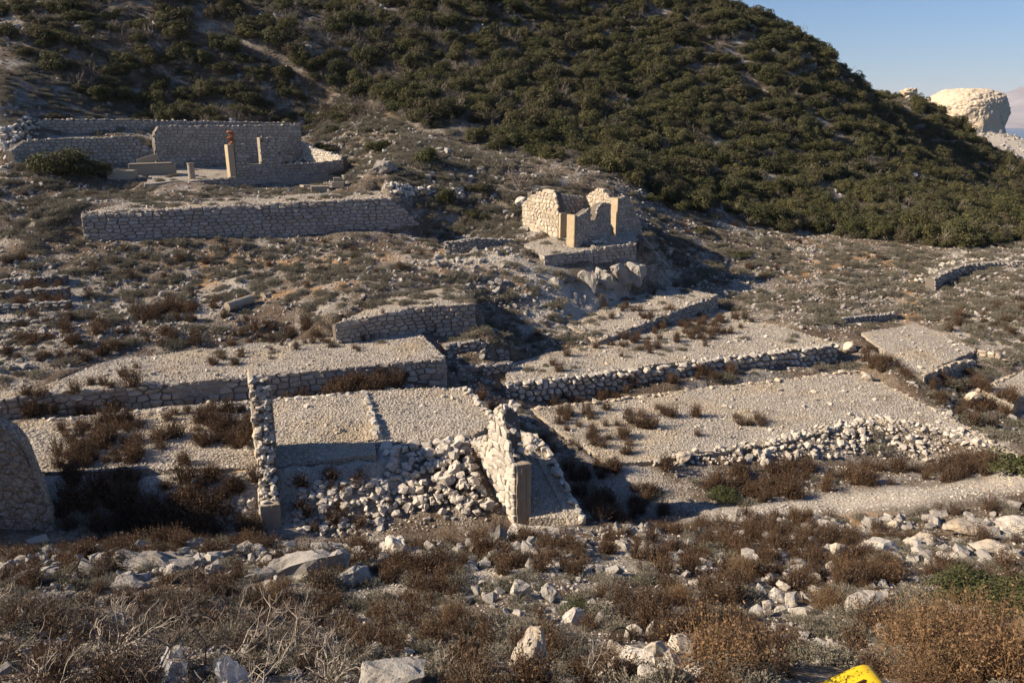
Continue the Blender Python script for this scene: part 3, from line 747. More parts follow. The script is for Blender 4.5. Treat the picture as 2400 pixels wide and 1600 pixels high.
# ledges of the stair-like terracing at the left edge
LED = [(636,39.0,16),(664,37.2,17),(696,35.4,18),(731,33.8,20),(764,32.2,20),(797,30.8,18)]
NM = ['topmost', 'second', 'third', 'fourth', 'fifth', 'lowest']
for (y, Y, h), nm in zip(LED, NM):
    l, t, b = run([(-40,y+8,y+8+h,Y-1.0), (60,y+2,y+4+h,Y-.4), (148+(y-640)*.12,y-4,y+h+3,Y)])
    stone_wall('step_wall', f'{nm} of the stony ledges stepping down the left edge of the photo', 'wall', l, t, b, .6, .16, .3, .08, .07, rough=1.6, cop=.38, mat=M_GREY, limit=60)

# ------------------------------------------------------------------ roofless house
HD = Vector((math.sin(R(48)), math.cos(R(48)))); HP = at(530, 408, 57.0); HP2 = Vector((HP.x, HP.y))
def hl(t0, t1): return [tuple(HP2+HD*t0), tuple(HP2+HD*t1)]
w = stone_wall('house_wall', 'front wall of the roofless house with a tall pier, window gap and ochre door jamb', 'wall', hl(.5, 9.6),
               [(0,-1.45),(.98,-1.4),(.99,-3.05),(2.05,-3.05),(2.06,-1.05),(2.9,-1.0),(3.6,-1.1),(3.61,-3.05),(6,-3.0),(9.1,-2.9)],
               [(0,-4.3),(3,-4.5),(9.1,-5.3)], .55, .25, .38, .0, .03, cop=.2, coping=False, joint=.01)
box_part('door_jamb', M_CONCW, w, HP2-HD*.02, HD, .5, .62, -4.0, -1.5, .03)
box_part('window_sill', M_CONC, w, HP2+HD*1.5, HD, 1.03, .5, -3.05, -2.97)
box_part('window_jamb', M_CONC, w, HP2+HD*2.52+Vector((HD.y,-HD.x))*.03, HD, .09, .5, -3.05, -1.02)
rr = random.Random(4)
for k in range(9):                                # leaning stack of orange bricks left on the jamb
    o = link('brick', hull_rock(900+k, 16, .62, .42, .17, .85), M_BRICK, w)
    o.location = Vector((HP2.x+HD.x*(.25+.1*math.sin(k*1.3)), HP2.y+HD.y*(.25+.1*math.sin(k*1.3))+.2, -1.42+.105*k)) - w.location
    o.rotation_euler = (rr.uniform(-.15,.15), rr.uniform(-.15,.15), rr.uniform(0,3))
l, t, b = run([(350,293,384,62.0), (362,289,384,62.3), (520,289,380,66.0), (690,286,372,70.0)])
t = [(0,t[0][1]-1.2),(.15,t[0][1]-.3),(.5,t[1][1])]+t[2:]
stone_wall('house_wall', 'tall back wall of the roofless house with a broken left end', 'wall', l, t, b, .55, .25, .36, .0, .03, cop=.26, mat=M_STONE)
a0 = at(690,300,70.0); b0 = HP2+HD*9.6
stone_wall('house_wall', 'low tumbled right side wall of the roofless house topped with loose pale stones', 'wall', [(b0.x-.2,b0.y+.3),(a0.x,a0.y)][::-1], [(0,-1.6),(3,-2.2),(9,-2.7)], [(0,-3.6),(9,-4.2)], .5, .24, .36, 0, .04, cop=.34, mat=M_WHITE)
l, t, b = run([(290,447,460,52.6), (420,418,446,54.8), (545,406,434,56.6)])
stone_wall('retaining_wall', 'low stone wall in front of the house floor, below the short column stub', 'wall', l, t, b, .5, .2, .34, .06, .03, cop=.2, mat=M_STONE)
l, t, b = run([(85,274,306,65.0), (250,274,304,67.5), (420,277,300,70.5), (690,283,300,75.5)])
stone_wall('retaining_wall', 'long low stone wall higher up the slope behind the roofless house', 'wall', l, t, b, .6, .25, .38, .06, .04, cop=.3, mat=M_STONE)
l, t, b = run([(28,345,366,55.5), (60,322,368,57.0), (200,316,366,59.5), (300,312,368,61.0), (352,345,372,61.6)])
stone_wall('retaining_wall', 'curving stone wall behind the big dark bush at the left of the house', 'wall', l, t, b, .6, .25, .38, .08, .04, cop=.32, mat=M_STONE)

# ------------------------------------------------------------------ small hut
UD = Vector((math.sin(R(47)), math.cos(R(47)))); UP = at(1322, 556, 45.2); UP2 = Vector((UP.x, UP.y)); UN = Vector((-UD.y, UD.x))
def ul(t0, t1): return [tuple(UP2+UD*t0), tuple(UP2+UD*t1)]
UZ = -7.0
w = stone_wall('hut_wall', 'front wall of the small hut with a window notch and ochre corner post', 'wall', ul(.02, 3.3),
               [(0,-5.35),(.5,-5.3),(1.2,-5.0),(1.35,-5.35),(1.36,-5.8),(1.9,-5.8),(1.91,-5.1),(2.3,-4.78),(2.9,-4.72),(3.28,-4.95)], [(0,-7.3),(3.28,-7.3)], .55, .19, .28, 0, .025, coping=False, joint=.009)
box_part('corner_post', M_CONCW, w, UP2-UD*.14, UD, .15, .66, -7.3, -5.3, .02)
w = stone_wall('hut_wall', 'right front wall of the small hut with a lit doorway post, crumbling down to the right', 'wall', ul(4.05, 6.6),
               [(0,-4.55),(.7,-4.45),(1.0,-4.7),(1.6,-5.3),(2.2,-6.2),(2.55,-6.6)], [(0,-7.3),(2.55,-7.4)], .55, .19, .28, 0, .025, coping=True, cop=.18, joint=.009)
box_part('corner_post', M_CONCW, w, UP2+UD*3.92, UD, .14, .62, -7.3, -4.55, .02)
LN = at(1282, 541, 47.4); LF = at(1200, 520, 50.6); 
ln2 = Vector((LN.x, LN.y)); lf2 = Vector((LF.x, LF.y)); LL = (ln2-lf2).length
w = stone_wall('hut_wall', 'sunlit left gable wall of the small hut with a rounded broken top', 'wall', [tuple(lf2), tuple(ln2)],
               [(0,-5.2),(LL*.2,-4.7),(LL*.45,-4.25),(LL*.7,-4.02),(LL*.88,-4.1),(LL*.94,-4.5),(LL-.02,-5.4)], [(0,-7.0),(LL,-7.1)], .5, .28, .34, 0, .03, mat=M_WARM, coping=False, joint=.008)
dd = (ln2-lf2).normalized()
box_part('corner_post', M_CONCW, w, ln2, dd, .22, .55, -7.1, -5.45, .02)
FB = at(1347, 470, 53.2); FE = at(1404, 480, 50.4)
stone_wall('hut_wall', 'small sunlit standing fragment at the back right of the hut', 'wall', [(FB.x,FB.y),(FE.x,FE.y)], [(0,-4.9),(.8,-4.5),(1.6,-4.2),(2.2,-4.35),(2.7,-4.7),(3.4,-5.1)], [(0,-6.3),(3.4,-6.6)], .5, .24, .3, 0, .03, mat=M_WARM, coping=True, cop=.2, joint=.008)
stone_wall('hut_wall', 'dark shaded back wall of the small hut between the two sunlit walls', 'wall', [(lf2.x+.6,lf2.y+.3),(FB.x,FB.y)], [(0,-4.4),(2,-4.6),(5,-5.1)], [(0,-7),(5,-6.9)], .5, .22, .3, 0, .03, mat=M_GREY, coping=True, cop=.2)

# ------------------------------------------------------------------ the near ruin
AD = Vector((math.sin(R(-17.5)), math.cos(R(-17.5)))); BD = Vector((AD.y, -AD.x))
JL = at(604, 1242, 19.6); JL2 = Vector((JL.x, JL.y))
def wl_line(p0, L): return [tuple(p0+AD*L), tuple(p0)]
WLn = 3.0
# left wall: left face lit, broken near end
w = stone_wall('ruin_wall', 'thin tall broken wall seen end on, its concrete jamb at the foot', 'wall', [tuple(JL2+AD*3.3), tuple(JL2+AD*.4)],
               [(0,-8.3),(.6,-7.75),(1.35,-7.58),(1.5,-7.9),(1.62,-8.6),(1.75,-9.3),(1.95,-9.9),(2.3,-10.5),(2.9,-10.85)], [(0,-11),(2.9,-12.1)], .56, .25, .38, 0, .04, mat=M_WARM, coping=False)
NEARW = w
box_part('concrete_jamb', M_CONC, w, JL2, BD, .58, .45, -12.4, -10.86, .012)
box_part('concrete_strip', M_CONC, w, JL2+BD*.33-AD*.012, BD, .02, .1, -12.4, -10.9, .002)
rr = random.Random(12); RS = rock_set(M_WHITE, M_WHITE.name)
prof = [(.1,-10.9),(.85,-10.55),(1.28,-9.95),(1.5,-9.3),(1.65,-8.6),(1.78,-7.95),(2.0,-7.6),(2.2,-7.55)]
for k in range(190):                       # the torn rubble core of the broken end
    zc = rr.uniform(-10.9, -7.56); dpt = lerp_list([(z, d) for d, z in prof], zc)
    x = rr.uniform(.06, .5); s = rr.uniform(.12, .34)
    p = JL2+AD*(dpt+.04+rr.uniform(-.08,.06))+BD*x
    o = bpy.data.objects.new('core_stone', RS[rr.randrange(len(RS))]); C.objects.link(o); o.parent = w
    o.location = Vector((p.x, p.y, zc))-w.location; o.scale = (s, s*1.0, s); o.rotation_euler = (rr.uniform(-.5,.5), rr.uniform(-.5,.5), rr.uniform(0,6.28))
# right wall
JR = at(1183, 1215, 20.5); JR2 = Vector((JR.x, JR.y))
WR = 3.3; WDR = Vector((math.sin(R(-29)), math.cos(R(-29)))); WBR = Vector((WDR.y, -WDR.x))
w = stone_wall('ruin_wall', 'sunlit white wall of the near ruin with a jagged peak and concrete corner post', 'wall', [tuple(JR2+WDR*WR), tuple(JR2+WDR*.02)],
               [(0,-10.45),(.5,-10.3),(1.1,-9.95),(1.5,-9.5),(1.8,-9.0),(2.05,-8.5),(2.45,-8.42),(2.65,-8.8),(2.8,-9.3),(2.95,-9.8),(3.28,-10.0)], [(0,-12.3),(3.28,-12.3)], .5, .24, .36, 0, .035, mat=M_WHITE, coping=False, joint=.008)
box_part('concrete_post', M_CONC, w, JR2+BD*.03-AD*.02, BD, .5, .5, -12.6, -9.95, .012)
for k in (.17, .34): box_part('concrete_strip', M_CONC, w, JR2+BD*(.03+k)-AD*.032, BD, .016, .1, -12.6, -10.1, .002)
for k in range(150):
    u = rr.uniform(0, 3.2); zt = lerp_list([(0,-10.45),(.5,-10.3),(1.1,-9.95),(1.5,-9.5),(2.05,-8.5),(2.45,-8.42),(2.65,-8.8),(2.8,-9.3),(2.95,-9.8),(3.28,-10.0)], u)
    p = JR2+WDR*(WR-u)+WBR*rr.uniform(.0, .55); s = rr.uniform(.14, .36)
    o = bpy.data.objects.new('core_stone', RS[rr.randrange(len(RS))]); C.objects.link(o); o.parent = w
    o.location = Vector((p.x, p.y, zt+rr.uniform(-.45,.1)))-w.location; o.scale = [s]*3; o.rotation_euler = (rr.uniform(-.5,.5), rr.uniform(-.5,.5), rr.uniform(0,6.28))
# back wall stub of the room
a0 = JR2+WDR*(WR-.2); b0 = atz(880,1040,-10.6)
stone_wall('ruin_wall', 'collapsed back wall of the near ruin, little more than a row of big stones', 'wall', [(b0.x,b0.y),(a0.x,a0.y)], [(0,-10.4),(5,-10.2)], [(0,-11.0),(5,-11.0)], .5, .28, .4, 0, .08, rough=1.5, mat=M_WHITE, cop=.42)
# plastered wall at the left edge
PW = at(128, 1232, 18.6)
def plaster_wall():
    root = thing('ruin_wall', (PW.x, PW.y, PW.z), 'broad rough plastered wall cut off by the left edge, rounded at its top corner', 'wall')
    d = BD; n = AD; v = []; f = []
    hp_ = [(-9,4.3),(-4,4.3),(-2.4,4.24),(-1.7,4.12),(-1.2,3.95),(-.85,3.72),(-.6,3.45),(-.46,3.2),(-.40,2.9)]
    us = list(np.linspace(-9,-4,24))+list(np.linspace(-3.9,-.42,110)); rows = 120
    def edge(z): return lerp_list([(-1.2,.02),(.6,-.05),(1.6,-.16),(2.6,-.30),(3.2,-.42),(3.6,-.55)], z)
    us = us+[-.40]
    for u0 in us:
        h = lerp_list(hp_, u0)
        for k in range(rows):
            t = k/(rows-1); z = -1.2+(h+1.2)*t
            u = u0 + max(0, (u0+3)/2.6)*(edge(z)+.40) if u0 > -3 else u0
            q_ = Vector((u*2.2, z*2.2, 3)); vd = mn.voronoi(q_*1.35+Vector((mn.noise(q_*2)*.35, mn.noise(q_*2+Vector((7,0,0)))*.35, 0)))[0]; jn = .05*mn.fractal(q_*2.2, .7, 2.1, 5)+.13*min(.45, vd[1]-vd[0]) + .03*max(0, mn.noise(q_*5.5))
            v.append((d.x*u-n.x*jn, d.y*u-n.y*jn, z+.03*mn.noise(Vector((u*5, 1, 2)))*t)); v.append((d.x*u+n.x*.5, d.y*u+n.y*.5, z))
    def id_(i, k, s): return (i*rows+k)*2+s
    for i in range(len(us)-1):
        for k in range(rows-1):
            f.append((id_(i,k,0), id_(i+1,k,0), id_(i+1,k+1,0), id_(i,k+1,0)))
            if k % 4 == 0: f.append((id_(i,k,1), id_(i,min(rows-1,k+4),1), id_(i+1,min(rows-1,k+4),1), id_(i+1,k,1)))
        k = rows-1; f.append((id_(i,k,0), id_(i+1,k,0), id_(i+1,k,1), id_(i,k,1)))
    i = len(us)-1
    for k in range(rows-1): f.append((id_(i,k,0), id_(i,k,1), id_(i,k+1,1), id_(i,k+1,0)))
    link('plaster_face', mesh('plaster', v, f, True), M_PLASTER, root)
    RSp = rock_set(M_WHITE, M_WHITE.name)
    rr = random.Random(5)
    for (u, h) in [(-3.2,4.26),(-2.6,4.24),(-2.1,4.18),(-1.6,4.05),(-1.15,3.9)]:
        o = bpy.data.objects.new('coping_stone', RSp[rr.randrange(len(RSp))]); C.objects.link(o); o.parent = root
        o.location = (d.x*u+n.x*.3, d.y*u+n.y*.3, h-.02); o.scale = [rr.uniform(.25,.42)]*3; o.rotation_euler = (0,0,rr.uniform(0,6))
plaster_wall()
p0 = Vector((PW.x, PW.y))-BD*2.1+AD*.5
stone_wall('ruin_wall', 'side wall running back from the rounded plastered wall at the left edge', 'wall', [tuple(p0+AD*2.3), tuple(p0)], [(0,-8.1),(1.2,-8.0),(2.3,-7.9)], [(0,-11.5),(2.3,-11.8)], .5, .25, .36, 0, .04, mat=M_WHITE, coping=False, flip=False, limit=120)
#BLOCKS
def slab_thing(name, label, cat, p, rz, parts):
    root = thing(name, p, label, cat, rz)
    for nm, mat, (x, y, z), (sx, sy, sz), rot in parts:
        bm = bmesh.new(); bmesh.ops.create_cube(bm, size=1)
        for v_ in bm.verts: v_.co = Vector((v_.co.x*sx, v_.co.y*sy, v_.co.z*sz))
        bmesh.ops.bevel(bm, geom=bm.edges[:], offset=.02, segments=1, affect='EDGES')
        me = bpy.data.meshes.new(nm); bm.to_mesh(me); bm.free()
        o = link(nm, me, mat, root); o.location = (x, y, z); o.rotation_euler = rot
    return root
def on(px, py): return G(px, py)
p = on(352, 402); slab_thing('concrete_tank', 'long low concrete block lying on the house floor, a thin slab leaning over it', 'concrete block', p, R(20),
    [('block', M_CONC, (0,.3,.35), (3.2,1.1,.9), (0,0,0)), ('lid', M_CONC, (-.1,.2,.84), (3.0,1.0,.08), (0,R(-1),0)), ('slab', M_CONC, (-.3,.9,1.1), (1.6,.1,.5), (0,R(-16),0))])
p = on(283, 410); slab_thing('concrete_block', 'smaller grey concrete block beside the dark bush', 'concrete block', p, R(10), [('block', M_CONC, (0,0,.2), (1.9,.9,.75), (0,0,0)), ('cap', M_CONC, (0,0,.58), (1.7,.7,.05), (0,0,0))])
def cyl(r0, r1, h, n=20):
    v = []; f = []
    for k, (r, z) in enumerate(((r0,0),(r0*.98,h*.5),(r1,h))):
        for i in range(n):
            a = 6.2832*i/n; v.append((r*math.cos(a), r*math.sin(a), z))
    for k in (0,1):
        for i in range(n): f.append((k*n+i, k*n+(i+1) % n, k*n+n+(i+1) % n, k*n+n+i))
    f.append(tuple(range(n))[::-1]); f.append(tuple(range(2*n, 3*n)))
    return mesh('cyl', v, f)
p = on(441, 410); r_ = thing('column_stub', p, 'short round concrete column stub standing on the house floor', 'column')
link('shaft', cyl(.25,.23,1.05), M_CONC, r_); o = link('cap', cyl(.27,.26,.08), M_CONC, r_); o.location = (0,0,1.05)
p = on(573, 700); d_ = at(551,676,41)-at(592,708,40); r_ = thing('fallen_column', p+Vector((0,0,.16)), 'fallen round concrete column broken in two on the stony slope', 'column', R(55))
for s_, L_, nm in ((-.62, 1.5, 'drum'), (.96, .62, 'drum')):
    o = link(nm, cyl(.24,.235,L_), M_CONC, r_); o.rotation_euler = (R(3), R(-90-4), R(0)); o.location = (s_+.75 if s_ < 0 else s_+.62, .0, .08-.04*s_)
o = link('end_disc', cyl(.26,.26,.06), M_CONC, r_); o.rotation_euler = (0,R(-92),0); o.location=(.92,0,.04)
p = on(735, 440); slab_thing('concrete_block', 'two pale concrete blocks stacked at the right foot of the house front', 'concrete block', p, R(18), [('block', M_CONC, (0,0,.15), (1.25,.8,.5), (0,0,0)), ('slab', M_CONC, (-.75,.5,.35), (1.0,.7,.15), (0,R(4),R(20)))])
p = on(778, 430); slab_thing('concrete_block', 'small square concrete block beside the larger pair at the house corner', 'concrete block', p, R(5), [('block', M_CONC, (0,0,.15), (.85,.7,.42), (0,0,0)), ('cap', M_CONC, (-.1,.0,.5), (.5,.5,.28), (0,0,R(8)))])
p = on(240, 742); slab_thing('stone_slab', 'pale flat slab tilted on the slope at the left', 'stone slab', p, R(10), [('slab', M_WHITE, (0,0,.1), (.75,.5,.12), (R(25),R(14),0))])
p = atz(552, 1090, -10.6); slab_thing('concrete_beam', 'pale concrete lintel beam lying beside the foot of the tall broken wall', 'beam', p, R(12), [('beam', M_CONCW, (0,0,.0), (1.5,.28,.2), (0,R(-3),0))])
#SCATTER
# ------------------------------------------------------------------ plant and stone prototypes
def ribbon(V, F, p, d, L, w, side, bend, segs=2):
    k = len(V)
    for i in range(segs+1):
        t = i/segs; q_ = p + d*(L*t) + bend*(t*t*L); ww = w*(1-.75*t)
        V.append(q_-side*ww); V.append(q_+side*ww)
    for i in range(segs): F.append((k+2*i, k+2*i+1, k+2*i+3, k+2*i+2))
    return p + d*L + bend*L
def quad(V, F, c, a, b):
    k = len(V); V += [c-a-b*.5, c+a-b*.5, c+a*.6+b, c-a*.6+b]; F.append((k, k+1, k+2, k+3))
def rv(rr): return Vector((rr.gauss(0,1), rr.gauss(0,1), rr.gauss(0,1))).normalized()
def brown_tuft(seed, n=150, spread=.55, seeds=5, w=.008, sz=.022):
    rr = random.Random(seed); V = []; F = []
    for _ in range(n):
        az = rr.uniform(0, 6.283); tilt = abs(rr.gauss(0, spread)); tilt = min(tilt, 1.25)
        p = Vector((math.cos(az)*rr.uniform(0,.22), math.sin(az)*rr.uniform(0,.22), -.03))
        d = Vector((math.cos(az)*math.sin(tilt), math.sin(az)*math.sin(tilt), math.cos(tilt)))
        L = rr.uniform(.45, 1.0)*(1-.25*tilt); side = d.cross(rv(rr)).normalized()
        bend = rv(rr)*.14+Vector((0,0,.06))
        ribbon(V, F, p, d, L, w, side, bend)
        for s in range(seeds):
            t = rr.uniform(.35, 1.0); c = p+d*(L*t)+bend*(t*t*L)+rv(rr)*.035
            a = rv(rr); b = a.cross(rv(rr)).normalized(); s_ = sz*rr.uniform(.5, 1.5); quad(V, F, c, a*s_*.6, b*s_*1.4)
    return mesh('stems', V, F)
def cushion(seed, n=300, flat=.62, w=.012):
    rr = random.Random(seed); V = []; F = []
    lob = [(rr.uniform(-.45,.45), rr.uniform(-.45,.45), rr.uniform(.45,.75)) for _ in range(5)]
    for _ in range(n):
        cx, cy, r = lob[rr.randrange(5)]
        n_ = rv(rr); n_.z = abs(n_.z)
        base = Vector((cx+n_.x*r*.45, cy+n_.y*r*.45, n_.z*r*.35*flat)); tip = Vector((cx+n_.x*r*rr.uniform(.85,1.1), cy+n_.y*r*rr.uniform(.85,1.1), max(0, n_.z)*r*flat*rr.uniform(.95,1.25)))
        d = tip-base; L = d.length; d.normalize(); side = d.cross(rv(rr)).normalized()
        ribbon(V, F, base, d, L, w, side, rv(rr)*.08+Vector((0,0,.05)), 1)
        for s in range(4):
            t = rr.uniform(.4, 1.05); c = base+d*(L*t)+rv(rr)*.03; a = rv(rr); b = a.cross(rv(rr)).normalized(); s_ = .026*rr.uniform(.5,1.4)
            quad(V, F, c, a*s_*.5, b*s_*1.5)
    return mesh('cushion', V, F)
def crown(seed, clumps=26, leaves=95, ls=.062, tall=.85):
    rr = random.Random(seed); V = []; F = []
    for c in range(clumps):
        n_ = rv(rr); n_.z = abs(n_.z)*.95+.05
        rad = rr.uniform(.45, .78) if c > 4 else rr.uniform(0, .35)
        cc = Vector((n_.x*rad, n_.y*rad, .22+n_.z*rad*tall)); r = rr.uniform(.20, .36)
        for _ in range(leaves):
            m = rv(rr)
            if m.z < -.35 and rr.random() < .6: m.z = -m.z
            p = cc + Vector((m.x, m.y, m.z*.85))*r*rr.uniform(.72, 1.08)
            nn = (m*.9+rv(rr)*.8+Vector((0,0,.25))).normalized(); a = nn.cross(rv(rr)).normalized(); b = nn.cross(a)
            s_ = ls*rr.uniform(.5, 1.2); quad(V, F, p, a*s_*.55, b*s_*.9)
    return mesh('crown', V, F)
def tube(V, F, a, b, r0, r1, n=4):
    d = (b-a).normalized(); x = d.orthogonal().normalized(); y = d.cross(x); k = len(V)
    for p, r in ((a, r0), (b, r1)):
        for i in range(n):
            t = 6.2832*i/n; V.append(p+x*(r*math.cos(t))+y*(r*math.sin(t)))
    for i in range(n): F.append((k+i, k+(i+1) % n, k+n+(i+1) % n, k+n+i))
def branch(V, F, rr, p, d, L, r, lev, maxlev, wander=.35, up=.12, kids=(2,4), shrink=.68):
    segs = 3; q_ = p; dd = d
    pts = []
    for i in range(segs):
        nd = (dd + rv(rr)*wander + Vector((0,0,up))).normalized(); e = q_+nd*(L/segs)
        tube(V, F, q_, e, r*(1-.25*i/segs), r*(1-.25*(i+1)/segs), 4 if r > .012 else 3)
        q_ = e; dd = nd; pts.append((q_, dd))
    if lev < maxlev:
        for k in range(rr.randint(*kids)):
            q2, d2 = pts[rr.randrange(segs)] if k else pts[-1]
            nd = (d2*.8+rv(rr)*.85).normalized()
            branch(V, F, rr, q2, nd, L*shrink*rr.uniform(.7,1.2), r*.62, lev+1, maxlev, wander, up, kids, shrink)
def bare_bush(seed, stems=5, L=.55, r=.026, maxlev=3, up=.10, kids=(2,4), tilt=.75):
    rr = random.Random(seed); V = []; F = []
    for k in range(stems):
        az = rr.uniform(0, 6.283); t = abs(rr.gauss(tilt*.7, tilt*.4))
        d = Vector((math.cos(az)*math.sin(t), math.sin(az)*math.sin(t), math.cos(t)))
        branch(V, F, rr, Vector((math.cos(az)*.08, math.sin(az)*.08, -.08)), d, L*rr.uniform(.7,1.2), r*rr.uniform(.7,1.2), 0, maxlev, .35, up, kids)
    return mesh('twigs', V, F)
def trunk_mesh(seed):
    rr = random.Random(seed); V = []; F = []
    for k in range(4):
        az = rr.uniform(0,6.283); d = Vector((math.cos(az)*.5, math.sin(az)*.5, .9)).normalized()
        p = Vector((math.cos(az)*.05, math.sin(az)*.05, -.15)); e = p+d*.45; tube(V, F, p, e, .045, .03, 5)
        e2 = e+(d+rv(rr)*.5).normalized()*.35; tube(V, F, e, e2, .03, .012, 4)
    return mesh('trunk', V, F)
def withmat(me, m): me.materials.append(m); return me
P_BROWN = [withmat(brown_tuft(200+i), M_BROWN) for i in range(4)]
P_RUST = [withmat(brown_tuft(220+i, 210, .6, 24, .005, .0105), M_RUST) for i in range(3)]
P_GREY = [withmat(cushion(240+i), M_GREYL) for i in range(4)]
P_CROWN = [withmat(crown(260+i, 26+3*(i % 3), 165, .044, .55+.17*(i % 3)), M_LEAF) for i in range(6)]
P_CROWNG = [withmat(crown(280+i, 24, 95, .06, .8), M_LEAFG) for i in range(2)]
P_TRUNK = [withmat(trunk_mesh(300+i), M_BARK) for i in range(3)]
P_BARE = [withmat(bare_bush(320+i, 6, .42, .018, 3, .22, (2,4), .6), M_TWIG) for i in range(3)]
P_TWIGD = [withmat(bare_bush(360+i, 6, .5, .017, 3, .03, (3,5), 1.1), M_BARK) for i in range(3)]
P_TWIG = [withmat(bare_bush(340+i, 5, .58, .015, 3, .10, (2,4), .95), M_TWIGL) for i in range(4)]
RK = rock_set(M_GREY, M_GREY.name); RKW = rock_set(M_WHITE, M_WHITE.name); RKG = rock_set(M_GRAVEL, M_GRAVEL.name, 8, 1, .9, .75)

# ------------------------------------------------------------------ scattering
CLEAR = []
for px, py, er in ((1975,1575,.7),(1960,1620,.65),(1985,1680,.6),(1225,1560,.45),(1480,1510,.75),(1810,1370,.6),(390,1575,.3)):
    g_ = G(px, py); CLEAR.append((g_.x, g_.y, er))
def wpoly(pts): return gpoly(pts)
def scatter(poly, dens, clump=0.0, cs=.3, seed=0):
    A = np.array(poly); x0, y0 = A[:,0].min(), A[:,1].min(); x1, y1 = A[:,0].max(), A[:,1].max()
    n = int((x1-x0)*(y1-y0)*dens*(1+clump))
    if n < 1: return np.zeros((0,2))
    r = np.random.default_rng(seed+n); x = r.uniform(x0, x1, n); y = r.uniform(y0, y1, n)
    m = inside(poly, x, y)
    if clump: m &= (r.random(n) < np.clip(.5+fbm(x*cs, y*cs, seed+40, 3)*2.2*clump, 0, 1)*(1))
    for ex, ey, er in CLEAR: m &= (x-ex)**2+(y-ey)**2 > er*er
    return np.c_[x[m], y[m]]
def view_size(x, y, z, s):
    d = np.maximum(depth(x, y, z), .5); return s/d
def in_view(x, y, z, pad=60):
    d = depth(x, y, z); up = y*sp_+z*cp
    px = 1176+FPX*x/np.maximum(d,.1); py = 784-FPX*up/np.maximum(d,.1)
    return (d > .5) & (px > -pad) & (px < 2352+pad) & (py > -pad) & (py < 1568+pad*2)
def seen(x, y, z):                  # True where the ground does not stand between the eye and the point
    ok = np.ones(len(x), bool)
    for t in np.linspace(.25, .985, 40):
        ok &= surf(x*t, y*t) < z*t + .25
    return ok
def gn_scatter(name, protos, mats_keep, X, Y, Zz, scl, rot, pick, sq=None):
    me = bpy.data.meshes.new(name); n = len(X)
    me.vertices.add(n); me.vertices.foreach_set('co', np.c_[X, Y, Zz].astype(np.float32).ravel())
    a = me.attributes.new('rot', 'FLOAT_VECTOR', 'POINT'); a.data.foreach_set('vector', rot.astype(np.float32).ravel())
    a = me.attributes.new('scl', 'FLOAT_VECTOR', 'POINT'); a.data.foreach_set('vector', scl.astype(np.float32).ravel())
    a = me.attributes.new('pick', 'INT', 'POINT'); a.data.foreach_set('value', pick.astype(np.int32))
    o = bpy.data.objects.new(name, me); C.objects.link(o)
    ng = bpy.data.node_groups.new(name, 'GeometryNodeTree')
    ng.interface.new_socket('Geometry', in_out='INPUT', socket_type='NodeSocketGeometry')
    ng.interface.new_socket('Geometry', in_out='OUTPUT', socket_type='NodeSocketGeometry')
    L = ng.links; nd = ng.nodes
    gi = nd.new('NodeGroupInput'); go = nd.new('NodeGroupOutput'); ip = nd.new('GeometryNodeInstanceOnPoints')
    g2i = nd.new('GeometryNodeGeometryToInstance')
    for p in reversed(protos):
        oi = nd.new('GeometryNodeObjectInfo'); oi.inputs['Object'].default_value = p; oi.transform_space = 'ORIGINAL'
        L.new(oi.outputs['Geometry'], g2i.inputs[0])
    def na(nm, t):
        k = nd.new('GeometryNodeInputNamedAttribute'); k.data_type = t; k.inputs['Name'].default_value = nm; return k.outputs['Attribute']
    L.new(gi.outputs[0], ip.inputs['Points']); L.new(g2i.outputs[0], ip.inputs['Instance'])
    ip.inputs['Pick Instance'].default_value = True
    L.new(na('pick', 'INT'), ip.inputs['Instance Index'])
    e2r = nd.new('FunctionNodeEulerToRotation'); L.new(na('rot', 'FLOAT_VECTOR'), e2r.inputs[0]); L.new(e2r.outputs[0], ip.inputs['Rotation'])
    L.new(na('scl', 'FLOAT_VECTOR'), ip.inputs['Scale'])
    L.new(ip.outputs[0], go.inputs[0])
    md = o.modifiers.new('scatter', 'NODES'); md.node_group = ng
    return o
LAND = [((620,320),'beside the roofless house'), ((1380,500),'near the small hut')]
TL = [(0,105),(230,195),(480,240),(700,232),(860,268),(980,315),(1190,352),(1330,405),(1440,420),(1560,455),(1680,488),(1850,520),(2000,552),(2150,565),(2340,555)]
tl = [tuple(at(px, py, Y)) for (px, py), Y in zip(TL, (77,73,74,78,75,70,67,62,60,60,61,63,60,57.5,57))]
HILL = tl + [(66,70,0),(90,110,0),(100,120,0),(112,150,0),(60,152,0),(30,135,0),(-20,130,0),(-90,130,0),(-75,77,0)]
def open_ground(pts):              # away from the terraces and the wood
    x, y = pts[:,0], pts[:,1]; m = ~inside(HILL, x, y)
    for k, (P, co) in TERR.items(): m &= ~inside(P, x, y) & (edge_dist(P, x, y) > .5)
    return pts[m]
